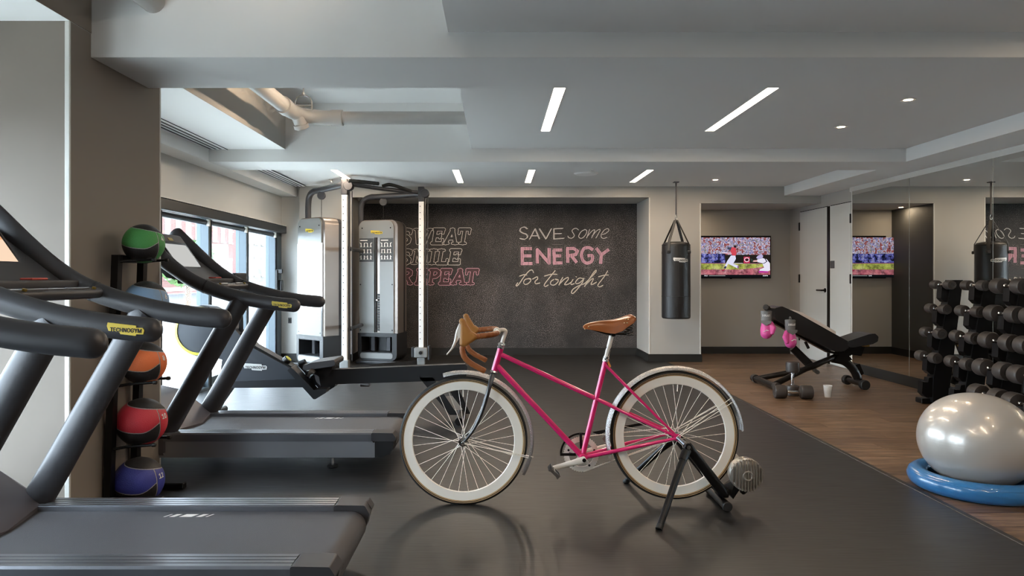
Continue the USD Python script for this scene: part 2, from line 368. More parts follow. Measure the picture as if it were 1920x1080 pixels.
for x0, x1, z1 in ((-2.034, -2.018, 2.292), (2.115, 2.131, 2.292), (2.825, 2.841, 2.21)):
    bp(rbx(x0, x1, YF - 0.004, YF + 0.010, 0.10, z1, 0.003, 1), 'trim_white', 'corner_bead')
wr = thing('wall_right', kind='structure')
part('wall_panel', bx(XD, XD + 0.15, 8.64, YT, 0, TOP), 'wall_grey', wr, smooth=False)
part('wall_panel', bx(XM, XD + 0.15, YB, 2.499, 0, 2.257), 'wall_grey', wr, smooth=False)
part('mirror_backing', bx(XM + 0.006, XD + 0.15, 2.5, 8.642, 0, 2.257), 'baseboard_black', wr, smooth=False)
part('fascia', bx(XM - 0.002, XD + 0.15, YB, 8.70, 2.257, 2.318), 'trim_white', wr, smooth=False)
part('jamb', bx(XM - 0.001, XD + 0.01, 8.637, 8.66, 0, 2.257), 'trim_white', wr, smooth=False)
wf = struct('wall_front', bx(XW - 0.2, XD + 0.2, YB - 0.15, YB, 0, TOP), 'wall_grey')
# baseboards
struct('baseboard_left', bx(XW, -2.757, YF + 0.100, YF + 0.115, 0, 0.105), 'baseboard_black')
bb = thing('baseboard_back', kind='structure')
for a in ((-2.757, -2.008, YF - 0.015, YF), (-2.021, -2.006, YF, YC), (-2.006, 2.103, YC - 0.015, YC), (2.103, 2.118, YF - 0.015, YC), (2.118, 2.853, YF - 0.015, YF), (2.8405, 2.855, YF, YT), (2.855, XD, YT - 0.015, YT)):
    part('baseboard', bx(*a, 0, 0.108), 'baseboard_black', bb, smooth=False)
struct('baseboard_right', bx(XM - 0.004, XM + 0.006, YB, 8.637, 0, 0.114), 'baseboard_black')

# mirrors: one panel about every 1.2 m
seams = [8.637, 7.443, 6.187, 4.95, 3.72, 2.5]
for k in range(len(seams) - 1):
    m = thing('wall_mirror', ['wall mirror panel nearest the double door', 'second wall mirror panel from the double door', 'third wall mirror panel from the double door, behind the dumbbell rack'][k] if k < 3 else ['fourth wall mirror panel from the double door, at the near end of the dumbbell rack', 'fifth wall mirror panel from the double door, nearest the viewer'][k - 3], 'mirror', (XM, seams[k], 0.114))
    part('mirror_sheet', bx(XM, XM + 0.006, seams[k + 1] + 0.001, seams[k] - 0.001, 0.114, 2.256), 'mirror', m, local=False, smooth=False)
    part('polished_edge', bx(XM - 0.0015, XM + 0.0005, seams[k + 1] - 0.002, seams[k + 1] + 0.002, 0.114, 2.256), 'mirror_edge', m, local=False, smooth=False)

# ---------------------------------------------------------------- windows and blinds
mull = [9.44, 8.355, 7.27, 6.185, 5.10, 4.30, 3.28, 2.19, 1.10, 0.01]
for k in range(len(mull) - 1):
    a, b = mull[k], mull[k + 1]
    if a - b < 1.0 and k == 5: continue
    w = thing(f'window_{k + 1}', kind='structure')
    part('mullion', bx(-3.16, XW + 0.005, a - 0.035, a + 0.035, 0.03, 1.907), 'frame_grey', w, smooth=False)
    part('sash', bx(-3.13, -3.10, b + 0.035, b + 0.115, 0.03, 1.907), 'frame_grey', w, smooth=False)
    part('sash', bx(-3.13, -3.10, b + 0.035, a - 0.035, 0.03, 0.10), 'frame_grey', w, smooth=False)
    part('gasket', bx(-3.128, -3.102, b + 0.115, b + 0.122, 0.10, 1.907), 'trim_white', w, smooth=False)
    part('gasket', bx(XW + 0.004, XW + 0.012, a + 0.020, a + 0.036, 0.03, 1.907), 'frame_black', w, smooth=False)
    part('pane', bx(-3.118, -3.114, b + 0.115, a - 0.035, 0.10, 1.907), 'pane', w, smooth=False)
    if 0 < k <= 4 or k == 0:
        pass
part('jamb', bx(-3.16, XW, 9.475, YF + 0.115, 0.03, 1.907), 'frame_grey', wl, smooth=False)
bl = thing('window_blind', 'dark cassette of a roller blind over the far windows', 'window blind', (XW, 7.0, 1.79))
part('cassette', rbx(XW + 0.002, XW + 0.085, 4.26, 9.66, 1.79, 1.892, 0.006, 1), 'frame_black', bl, local=False)
part('top_trim', bx(XW + 0.002, XW + 0.09, 4.26, 9.66, 1.893, 1.903), 'trim_white', bl, local=False, smooth=False)
for k in range(5):
    a, b = mull[k] - 0.03, (mull[k + 1] if k < 4 else 4.28) + 0.03
    part('rolled_blind', cyl((XW - 0.03, b, 1.765), (XW - 0.03, a, 1.765), 0.030, 14), 'frame_black', bl, local=False)
    br = part('bracket', bx(XW - 0.01, XW + 0.02, a - 0.02, a + 0.012, 1.72, 1.80), 'trim_white', bl, local=False, smooth=False)

# ---------------------------------------------------------------- strips, downlights and other things in the ceiling
def strip(x, y0, y1, label, group=None):
    t = thing('strip_light', label, 'ceiling light', (x, (y0 + y1) / 2, 2.444), group=group)
    part('diffuser', bx(-0.037, 0.037, -(y1 - y0) / 2, (y1 - y0) / 2, -0.002, 0.03), 'strip_glow', t, smooth=False)
    part('trim', [bx(-0.040, -0.037, -(y1 - y0) / 2 - 0.003, (y1 - y0) / 2 + 0.003, -0.003, 0.02), bx(0.037, 0.040, -(y1 - y0) / 2 - 0.003, (y1 - y0) / 2 + 0.003, -0.003, 0.02)], 'ceiling_grey', t, smooth=False, kind='stuff')
strip(0.415, 4.45, 5.91, 'short slanting linear ceiling light left of the longer one, between the two nearest beams')
strip(1.825, 4.45, 5.91, 'longer slanting linear ceiling light right of the other, between the two nearest beams')
strip(-1.916, 7.7, 9.15, 'linear ceiling light above the cable machine, leftmost in the far bay')
strip(-0.487, 7.7, 9.19, 'linear ceiling light in the far bay, left of the pair over the chalkboard')
strip(0.41, 7.7, 9.19, 'linear ceiling light in the far bay, next left of the round speaker grille')
strip(1.80, 7.7, 9.15, 'linear ceiling light in the far bay, next to the punching bag pole')
strip(0.415, 0.5, 1.96, 'linear ceiling light overhead before the nearest beam, left one'); strip(1.825, 0.5, 1.96, 'linear ceiling light overhead before the nearest beam, right one')
def downlight(x, y, label, z=2.444):
    t = thing('downlight', label, 'downlight', (x, y, z))
    part('bezel', lathe([(0.030, 0.004), (0.030, -0.002), (0.046, -0.004), (0.050, 0.0), (0.050, 0.004)], n=24), 'pipe_grey', t)
    part('lens', lathe([(0.0, -0.001), (0.029, -0.001), (0.029, 0.006), (0.0, 0.006)], n=20), 'downlight_glow', t)
downlight(2.906, 4.863, 'small round ceiling downlight nearest the viewer on the right side')
downlight(2.875, 5.75, 'small round ceiling downlight second nearest the viewer on the right side')
downlight(2.83, 8.92, 'small round ceiling downlight in the far bay before the wall screen')
downlight(2.9, 1.9, 'small round ceiling downlight overhead, farther from the nearest beam'); downlight(2.9, 2.9, 'small round ceiling downlight overhead, next to the nearest beam')
downlight(2.96, 10.15, 'small round downlight in the low ceiling of the television alcove', 2.21)
sp = thing('ceiling_speaker', 'flat round white speaker grille in the far bay ceiling', 'speaker', at(1100, 325, 8.0) * [1, 1, 0] + [0.04, 0.36, 2.444])
part('grille', lathe([(0.0, -0.016), (0.125, -0.016), (0.135, 0.0)], n=36), 'grille_white', sp); part('rim', lathe([(0.125, 0.0), (0.126, -0.008), (0.134, -0.010), (0.150, 0.0)], n=36), 'grille_white', sp)
def sprinkler(x, y, z, label):
    t = thing('sprinkler', label, 'sprinkler', (x, y, z))
    part('escutcheon', lathe([(0, 0), (0.03, 0), (0.026, -0.008), (0.0, -0.009)], n=18), 'trim_white', t); part('head', [cyl((0, 0, 0), (0, 0, -0.03), 0.008, 10), cyl((0, 0, -0.034), (0, 0, -0.030), 0.016, 14)], 'metal_light', t)
sprinkler(1.10, 7.95, 2.444, 'tiny sprinkler head above the round speaker grille')
sprinkler(-2.15, 8.9, 2.444, 'tiny sprinkler head above the left cable tower')
def diffuser(y0, y1, label):
    t = thing('air_diffuser', label, 'air vent', (-2.72, (y0 + y1) / 2, 2.436)); L = (y1 - y0) / 2
    part('trim', [bx(-0.10, 0.085, -L, L, -0.004, 0.0)], 'ceiling_white', t, smooth=False)
    for k in range(3):
        part('slot', bx(-0.075 + k * 0.05, -0.055 + k * 0.05, -L + 0.04, L - 0.04, -0.0065, -0.0035), 'frame_black', t, smooth=False)
    part('slot', bx(0.083, 0.087, -L, L, -0.006, 0.0), 'frame_black', t, smooth=False)
diffuser(4.9, Y3 - 0.004, 'linear slotted air diffuser in the white ceiling along the windows, nearer one')
diffuser(Y4 + 0.004, 9.5, 'linear slotted air diffuser in the far bay ceiling beyond the second beam')
# ---------------------------------------------------------------- outside the windows
mat('pavement', '#c9c6bf', 0.8, vary=0.06, vscale=0.8)
mat('asphalt', '#38383a', 0.85)
mat('stone_grey', '#605e59', 0.85, vary=0.08, vscale=0.6)
mat('stone_trim', '#6e665f', 0.8)
mat('window_dark', '#2e363e', 0.15)
mat('leaf', '#4d6b3a', 0.7); mat('bark', '#5b4a3b', 0.85)
usdkit.material(stage, '/World/Looks/brick_red', {
    'tc': ('texture_coordinate', {}), 'sx': ('separate_xyz', {}), 'cx': ('combine_xyz', {}),
    'br': ('brick_texture', dict(scale=1.0, brick_width=0.22, row_height=0.075, mortar_size=0.006, color1=lin('#5e2f28'), color2=lin('#512720'), mortar=lin('#6a615b'))), 'p': ('principled_bsdf', dict(roughness=0.85))},
    [('tc.object', 'sx.vector'), ('sx.y', 'cx.x'), ('sx.z', 'cx.y'), ('cx.vector', 'br.vector'), ('br.color', 'p.base_color')], surface='p.BSDF')
M['brick_red'] = UsdShade.Material.Get(stage, '/World/Looks/brick_red')
g = part('pavement', bx(-6.8, XW - 0.2, -10, 95, -0.25, -0.12), 'pavement', smooth=False, kind='structure')
g = part('street', bx(-24.6, -6.8, -10, 95, -0.30, -0.20), 'asphalt', smooth=False, kind='structure')
def building(name, label, x, y0, y1, h, material, trim, pitch, ww, wh, floors, first, depth=8.0):
    t = thing(name, label, 'building', (x, (y0 + y1) / 2, -0.2))
    L = (y1 - y0) / 2
    part('facade', bx(-depth, 0, -L, L, 0, h), material, t, smooth=False)
    part('cornice', bx(0, 0.25, -L, L, h - 0.5, h), trim, t, smooth=False)
    part('string_course', bx(0, 0.10, -L, L, first - 1.0, first - 0.7), trim, t, smooth=False)
    n = int((2 * L - 1.0) / pitch)
    for f in range(floors):
        z = first + f * 3.3
        if z + wh > h - 0.6: break
        for k in range(n):
            yc = -L + 1.0 + pitch * (k + 0.4)
            if yc > L - 0.8: continue
            w = part('window', [bx(-0.05, 0.07, yc - ww / 2 - 0.1, yc + ww / 2 + 0.1, z - 0.15, z), bx(-0.05, 0.05, yc - ww / 2 - 0.07, yc + ww / 2 + 0.07, z + wh, z + wh + 0.22)], trim, t, smooth=False)
            part('pane', bx(-0.05, 0.012, yc - ww / 2, yc + ww / 2, z, z + wh), 'window_dark', w, smooth=False)
            part('sash_bar', bx(0.0, 0.03, yc - ww / 2, yc + ww / 2, z + wh * 0.5 - 0.03, z + wh * 0.5 + 0.03), 'trim_white', w, smooth=False)
building('brick_building', 'red brick building with rows of sash windows across the street', -25, 40, 67, 13, 'brick_red', 'stone_trim', 1.75, 0.95, 1.6, 4, 1.2)
building('stone_building', 'pale grey stone building beyond the brick one across the street', -25, 67.2, 92, 15, 'stone_grey', 'stone_trim', 2.2, 1.0, 1.7, 4, 1.4)
rngt = np.random.default_rng(3)
def street_tree(x, y, h, r, label):
    t = thing('street_tree', label, 'tree', (x, y, -0.12))
    part('trunk', tube([(0, 0, 0), (0.02, 0.01, h * 0.4), (0.0, 0.03, h * 0.75)], [0.06, 0.05, 0.03], 8), 'bark', t)
    V, Fc = [], []
    for _ in range(900):
        d = rngt.normal(size=3); d /= np.linalg.norm(d); c = np.array([0, 0, h * 0.72]) + d * r * rngt.uniform(0.35, 1) ** 0.5 * [1, 1, 0.85]
        a, b = rngt.normal(size=3), rngt.normal(size=3); a /= np.linalg.norm(a); b = np.cross(a, b); b /= np.linalg.norm(b)
        k = len(V); V += [c - a * 0.10, c + b * 0.05, c + a * 0.10, c - b * 0.05]; Fc += [(k, k + 1, k + 2), (k, k + 2, k + 3)]
    part('foliage', trimesh.Trimesh(np.array(V), np.array(Fc), process=False), 'leaf', t, smooth=False, kind='stuff')
street_tree(-6.4, 14.2, 2.2, 0.55, 'small young green street tree on the pavement outside the windows')
# ---------------------------------------------------------------- materials of the equipment
mat('graphite', '#3b3a3c', 0.42, 0.25); mat('graphite_soft', '#3a393b', 0.55); mat('hood_grey', '#5a565a', 0.42, 0.3)
mat('rail_alu', '#7a7b80', 0.34, 0.75); mat('panel_silver', '#97989c', 0.36, 0.65); mat('black_plastic', '#1b1b1d', 0.4)
mat('chrome', '#d9d9d9', 0.12, 1.0); mat('steel_black', '#141415', 0.38, 0.4); mat('rubber_black', '#191919', 0.6)
mat('plate_yellow', '#d9bf3c', 0.45); mat('plate_white', '#d5d6d4', 0.45); mat('ink_black', '#101010', 0.6); mat('ink_white', '#e4e3df', 0.6)
mat('key_red', '#c0483d', 0.5); mat('brass', '#b59a4c', 0.3, 0.8)
mat('belt', '#454447', 0.5, bump=0.6, bscale=900, bdist=0.002, vary=0.35, vscale=700, detail=2.0)
mat('marking_white', '#dcd8d4', 0.6)
emit('screen_white', (0.93, 0.93, 0.90), 0.26); emit('screen_photo', (1.0, 0.50, 0.27), 0.36); emit('screen_sky', (0.98, 0.72, 0.52), 0.42)
mat('screen_glass', '#0c0d10', 0.12)

def treadmill(xr, yc, label, stripe_u, photo_screen, plate=True):
    """x = 0 at the rear end, the walker looks towards -x; y < 0 is the side near the viewer"""
    t = thing('treadmill', label, 'treadmill', (xr, yc, 0))
    for s in (-1, 1):
        prof = [(0.245, 0.185), (0.36, 0.185)] + [(0.36, 0.228), (0.352, 0.236)]
        for k in range(4):
            y1 = 0.350 - k * 0.026; prof += [(y1, 0.236), (y1 - 0.019, 0.236), (y1 - 0.0195, 0.232), (y1 - 0.0255, 0.232)]
        prof += [(0.245, 0.232)]
        pr = Polygon([(s * y, z) for y, z in prof])
        part('side_rail', extrude(pr, 'x', -1.62, -0.15), 'rail_alu', t, smooth=False)
        cap = rounded([(-0.15, 0.105), (-0.15, 0.238), (-0.02, 0.236), (0.0, 0.20), (-0.012, 0.155), (-0.045, 0.09), (-0.10, 0.085)], 0.012)
        capo = rounded([(-0.15, 0.186), (-0.15, 0.238), (-0.02, 0.236), (0.0, 0.205), (-0.006, 0.186)], 0.008)
        c = trimesh.util.concatenate([extrude(cap, 'y', s * 0.247, s * 0.302), extrude(capo, 'y', s * 0.300, s * 0.362)])
        part('end_cap', c, 'graphite', t)
        part('screw', cyl((-0.135, s * 0.358, 0.185), (-0.135, s * 0.366, 0.185), 0.006, 8), 'chrome', t)
        sp = rounded([(-1.95, 0.085), (-0.13, 0.085), (-0.13, 0.198), (-1.95, 0.198)], 0.004)
        part('side_panel', extrude(sp, 'y', s * 0.340, s * 0.355), 'panel_silver', t, smooth=False)
        tail = rounded([(-0.132, 0.086), (-0.132, 0.184), (-0.012, 0.184), (-0.018, 0.150), (-0.040, 0.112), (-0.078, 0.089)], 0.008)
        part('tail_cover', extrude(tail, 'y', s * 0.30, s * 0.354), 'black_plastic', t)
        for xf in (-0.41, -1.80):
            f = part('foot', cyl((xf, s * 0.26, 0.0), (xf, s * 0.26, 0.018), 0.035, 16, bevel=0.006), 'rubber_black', t)
            part('stem', cyl((xf, s * 0.26, 0.016), (xf, s * 0.26, 0.10), 0.008, 10), 'chrome', f)
        # upright, one oval post leaning forwards
        P = smooth_path([(-1.47, s * 0.305, 0.20), (-1.413, s * 0.305, 0.27), (-1.20, s * 0.305, 0.645), (-1.0, s * 0.305, 0.995), (-0.965, s * 0.305, 1.045)], 5)
        part('upright', tube(P, np.stack([np.linspace(0.066, 0.056, len(P)), np.linspace(0.042, 0.036, len(P))], 1), 18, up=(0, 1, 0)), 'graphite', t)
        pts = [(-.64, 1.016), (-.78, 1.03), (-.94, 1.058), (-1.12, 1.108), (-1.26, 1.166), (-1.38, 1.245), (-1.49, 1.335), (-1.60, 1.435), (-1.66, 1.485)]
        P = smooth_path([(x, s * 0.305, z) for x, z in pts], 6); n = len(P)
        ra = np.interp(np.linspace(0, 1, n), [0, 0.3, 0.6, 1], [0.042, 0.042, 0.044, 0.062]); rb = np.interp(np.linspace(0, 1, n), [0, 0.5, 1], [0.034, 0.034, 0.026])
        hr = part('handrail', tube(P, np.stack([ra, rb], 1), 20, up=(0, 1, 0), cap=0.04), 'graphite', t)
        part('joint_ring', tube([P[20] * 0.5 + P[21] * 0.5, P[21]], (0.0445, 0.0355), 20, up=(0, 1, 0)), 'black_plastic', hr)
    part('running_belt', extrude(Polygon([(-1.62, 0.09), (-0.075, 0.09)] + [(-0.075 + 0.062 * math.cos(a), 0.152 + 0.062 * math.sin(a)) for a in np.linspace(-PI / 2, PI / 2, 14)] + [(-1.62, 0.214)]), 'y', -0.243, 0.243), 'belt', t)
    for k, (u, w) in enumerate(((-0.086, 0.007), (-0.055, 0.022), (0.0, 0.05), (0.055, 0.022), (0.086, 0.007))):
        q = [(-w / 2, 0), (w / 2, 0), (w / 2 + 0.018, 0.032), (-w / 2 + 0.018, 0.032)]
        part('belt_marking', extrude(Polygon([(-stripe_u + u + a, 0.175 + b) for a, b in q]), 'z', 0.2142, 0.2148), 'marking_white', t, smooth=False)
    part('frame', bx(-1.95, -0.16, -0.338, 0.338, 0.088, 0.19), 'black_plastic', t, smooth=False)
    hood = hull([(-1.40, y, 0.235) for y in (-0.30, 0.30)] + [(-1.34, 0.0, 0.224)] + [(-1.42, y, 0.10) for y in (-0.36, 0.36)] + [(-1.47, y, 0.245) for y in (-0.36, 0.36)] + [(-1.60, y, 0.40) for y in (-0.27, 0.27)] + [(-1.75, y, 0.44) for y in (-0.24, 0.24)] + [(-1.98, y, 0.36) for y in (-0.26, 0.26)] + [(-2.06, y, 0.22) for y in (-0.32, 0.32)] + [(-2.06, y, 0.07) for y in (-0.32, 0.32)])
    part('motor_hood', hood, 'hood_grey', t, smooth=20)
    part('front_bumper', rbx(-2.08, -1.40, -0.362, 0.362, 0.085, 0.225, 0.03), 'hood_grey', t)
    part('shelf', rbx(-1.375, -1.235, -0.285, 0.285, 1.150, 1.182, 0.008), 'graphite_soft', t)
    part('safety_key', rbx(-1.30, -1.25, 0.005, 0.10, 1.183, 1.192, 0.004), 'key_red', t)
    gb = part('grip_bar', tube([(-1.155, -0.30, 1.128), (-1.155, 0.30, 1.128)], 0.023, 14), 'graphite', t)
    for y in (-0.13, 0.13): part('pulse_plate', rbx(-1.168, -1.138, y - 0.06, y + 0.06, 1.146, 1.1535, 0.003, 1), 'panel_silver', gb)
    for y in (-0.2, 0.22): part('button', cyl((-1.14, y, 1.146), (-1.137, y, 1.154), 0.008, 10), 'brass', gb)
    # console: a slanted display between the handrails
    d = np.array([-0.16, 0, 0.225]); L = np.linalg.norm(d); d /= L; nrm = np.array([d[2], 0, -d[0]])        # up along the display, and out of it
    o = np.array([-1.395, 0, 1.222])
    def P3(u, v, w): return o + d * u + np.array([0, v, 0]) + nrm * w
    def slab(u0, u1, v0, v1, w0, w1): return hull([P3(u, v, w) for u in (u0, u1) for v in (v0, v1) for w in (w0, w1)])
    part('console_housing', hull([P3(u, v, w) for u, v, w in ((-0.02, -0.2, 0), (-0.02, 0.2, 0), (L + 0.03, -0.19, 0), (L + 0.03, 0.19, 0), (-0.01, -0.17, -0.06), (-0.01, 0.17, -0.06), (L + 0.02, -0.15, -0.05), (L + 0.02, 0.15, -0.05), (L + 0.04, -0.17, -0.005), (L + 0.04, 0.17, -0.005))]), 'graphite_soft', t, smooth=20)
    part('console_web', hull([(-1.27, -0.29, 1.15), (-1.27, 0.29, 1.15), (-1.38, -0.29, 1.19), (-1.38, 0.29, 1.19), (-1.60, -0.29, 1.38), (-1.60, 0.29, 1.38), (-1.62, -0.29, 1.41), (-1.62, 0.29, 1.41), (-1.44, -0.29, 1.19), (-1.44, 0.29, 1.19)]), 'graphite_soft', t, smooth=20)
    sc = part('display', slab(0.005, L - 0.03, -0.178, 0.178, 0.0, 0.004), 'screen_glass', t, smooth=False)
    if photo_screen:
        part('screen_picture', slab(0.03, 0.15, -0.165, 0.165, 0.004, 0.0046), 'screen_sky', sc, smooth=False); part('screen_picture', slab(0.15, L - 0.045, -0.165, 0.165, 0.004, 0.0046), 'screen_photo', sc, smooth=False)
    else:
        part('screen_picture', slab(0.045, L - 0.05, -0.16, 0.16, 0.004, 0.0046), 'screen_white', sc, smooth=False)
    part('speaker_lip', hull([P3(u, v, w) for u, v, w in ((-0.015, -0.13, 0.002), (-0.015, 0.13, 0.002), (0.018, -0.10, 0.012), (0.018, 0.10, 0.012), (-0.01, -0.12, 0.02), (-0.01, 0.12, 0.02), (0.035, 0.0, 0.006))]), 'black_plastic', t)
    bp_ = part('badge', slab(L - 0.018, L + 0.005, -0.03, 0.03, 0.0, 0.003), 'brass', sc, smooth=False)
    if plate:
        brand_plate(t, lambda m: move(facing(m), (-0.705, -0.305 - 0.0338, 1.021), ry=3.0), 0.125)
    return t
treadmill(-0.535, 2.637, 'nearest of the two full treadmills, its grooved deck across the bottom left corner', 0.74, True)
treadmill(-0.62, 4.572, 'far treadmill with a white console screen, behind the medicine ball rack', 0.55, False)
treadmill(-0.46, 1.565, 'treadmill at the left edge of which only one handrail end shows', 0.7, True)
# ---------------------------------------------------------------- medicine balls on their rack
for nm, c in (('ball_green', '#4a9a4e'), ('ball_sky', '#7e9dbd'), ('ball_orange', '#e8743c'), ('ball_red', '#cf3340'), ('ball_blue', '#3c4296')):
    mat(nm, c, 0.5, bump=0.5, bscale=220, bdist=0.003)
mat('ball_black', '#262424', 0.5, bump=0.5, bscale=220, bdist=0.003); mat('ball_seam', '#a9a6a3', 0.6)
_ico = trimesh.creation.icosphere(6)
def medicine_ball(px, py, Y, r, colour, weight, label):
    c = at(px, py, Y)
    t = thing('medicine_ball', label, 'medicine ball', c, group=None)
    C = _ico.triangles_center
    lon = np.arctan2(C[:, 0], -C[:, 1]); lat = np.arcsin(np.clip(C[:, 2], -1, 1))      # lon 0 faces the viewer, grows to the right
    lon = (lon - 0.46 + PI) % (2 * PI) - PI
    top = 0.76 - 0.17 * np.clip(lon, -1.6, 1.6); low = -0.08 - 0.22 * np.where(lon > 0, np.cos(2.9 * np.minimum(lon, 1.08)), np.cos(1.2 * lon)); bot = -0.95 + 0.12 * np.sin(lon * 2)
    edge = 0.76 + 0.16 * np.clip(-lat, 0, 1); seam_lon = np.abs(lon - edge)
    d = np.minimum(np.minimum(np.abs(lat - top), np.abs(lat - low)), np.abs(lat - bot))
    d2 = np.where(lat < 1.0, seam_lon * np.cos(lat), 9)
    right = (lon > edge) & (lon < 1.7)
    black = (lat > top) | ((lat < low) & (lat > bot) & ~right)
    seam = ((d < 0.024) & ~(right & (lat < top - 0.05))) | ((d2 < 0.024) & (lat < top) & (lat > bot))
    for nm, sel, mt in (('panel', ~black & ~seam, colour), ('black_panel', black & ~seam, 'ball_black'), ('seam', seam, 'ball_seam')):
        f = _ico.faces[sel]; u, inv = np.unique(f, return_inverse=True)
        v = _ico.vertices[u] * (r - (0.0012 if nm == 'seam' else 0))
        g = part(nm, trimesh.Trimesh(v, inv.reshape(-1, 3), process=False), mt, t, smooth=True, kind='stuff' if nm != 'panel' else None)
    w = text(weight, 0.026, True, 0.002)
    a = 0.46 + 1.06
    for k, sz in ((0, 1.0),):
        v = w.vertices * sz; ang = a + v[:, 0] / r; la = 0.26 + v[:, 1] / r; rr = r + v[:, 2]
        m = trimesh.Trimesh(np.stack([rr * np.cos(la) * np.sin(ang), -rr * np.cos(la) * np.cos(ang), rr * np.sin(la)], 1), w.faces, process=False)
        part('weight_marking', m, 'ink_white', t, smooth=False)
    return c
BALLS = [(269.5, 457, 0.106, 'ball_green', '4', 'green and black rubber medicine ball on the top tier of the rack'), (274, 566, 0.114, 'ball_sky', '6', 'pale blue and black medicine ball on the second tier of the rack'),
         (270, 681, 0.114, 'ball_orange', '8', 'orange and black medicine ball on the middle tier of the rack'), (266, 791, 0.129, 'ball_red', '10', 'red and black medicine ball on the fourth tier, marked 10'),
         (260.5, 902, 0.129, 'ball_blue', '12', 'dark blue and black medicine ball at the bottom of the rack, marked 12')]
centres = [medicine_ball(px, py, 3.75, r, c, w, l) for px, py, r, c, w, l in BALLS]
rk = thing('ball_rack', 'black steel tower rack holding five medicine balls beside the pillar', 'rack', (-1.98, 3.75, 0))
def lean(z): return -2.045 + 0.05 * (z / 1.3) * 0 + 0.035 * z
for y in (3.62, 3.88):
    p0, p1 = np.array([lean(0) , y, 0.0]), np.array([lean(1.31), y, 1.31])
    q = [(-0.018, -0.022), (0.018, -0.022), (0.018, 0.022), (-0.018, 0.022)]
    part('post', hull([p + [a, b, 0] for p in (p0, p1) for a, b in q]), 'steel_black', rk, local=False, smooth=False)
    part('base_leg', rbx(lean(0) - 0.02, -1.76, y - 0.022, y + 0.022, 0.0, 0.035, 0.005, 1), 'steel_black', rk, local=False)
part('top_bar', rbx(lean(1.29) - 0.018, lean(1.29) + 0.018, 3.64, 3.86, 1.27, 1.31, 0.004, 1), 'steel_black', rk, local=False)
part('base_bar', rbx(lean(0) - 0.018, lean(0) + 0.018, 3.64, 3.86, 0.0, 0.04, 0.004, 1), 'steel_black', rk, local=False)
for (px, py, r, *_), c in zip(BALLS, centres):
    for s in (-1, 1):
        yy = c[1] + s * r * 0.66; zz = c[2] - r * 0.752 - 0.008
        x0 = lean(zz) + 0.016
        part('cradle_rod', tube([(x0, 3.75 + s * 0.13, zz - 0.012), (x0 + 0.05, (3.75 + s * 0.13) * 0.4 + yy * 0.6, zz - 0.006), (c[0] + r * 0.75, yy, zz)], 0.0075, 10), 'steel_black' if s > 0 else 'steel_black', rk, local=False)
        part('rod_tip', cyl((c[0] + r * 0.75, yy, zz), (c[0] + r * 0.75 + 0.022, yy, zz), 0.0105, 10, bevel=0.003), 'rubber_black', rk, local=False)
# ---------------------------------------------------------------- the pink bicycle
mat('frame_pink', '#d4246a', 0.28, 0.1, coat_weight=0.6, coat_roughness=0.08); mat('rim_white', '#e3ddd2', 0.35); mat('tyre_black', '#1b1a19', 0.6); mat('tyre_tan', '#a4855c', 0.65)
mat('spoke_white', '#e9e3da', 0.35); mat('leather', '#8f4f20', 0.36, vary=0.18, vscale=9.0, coat_weight=0.25, coat_roughness=0.2); mat('tape_brown', '#864a1c', 0.5, bump=0.4, bscale=160); mat('hood_gum', '#9f6c31', 0.5)
mat('fork_black', '#26282a', 0.3, coat_weight=0.4); mat('silver_white', '#dcd6cc', 0.3, 0.12); mat('alu_hammered', '#c6c4c2', 0.22, 1.0, bump=0.9, bscale=260, bdist=0.004, detail=1.0); mat('rivet', '#cfb080', 0.25, 0.9); mat('tag_orange', '#c9803a', 0.5)
YBK = 3.617
def B(px, py, y=0.0):
    """a point of the bicycle's mid plane from its pixel, moved sideways by y"""
    p = at(px, py, YBK); return np.array([p[0], YBK + y, p[2]])
bk = thing('bicycle', 'pink mixte bicycle with white-rimmed wheels and brown leather saddle clamped in a trainer', 'bicycle', (B(1080, 945)[0], YBK, 0))
HF, HR = B(869, 826), B(1264.5, 815.5)
bp2 = lambda nm, m, mt, par=None, **k: part(nm, m, mt, par or bk, local=False, **k)
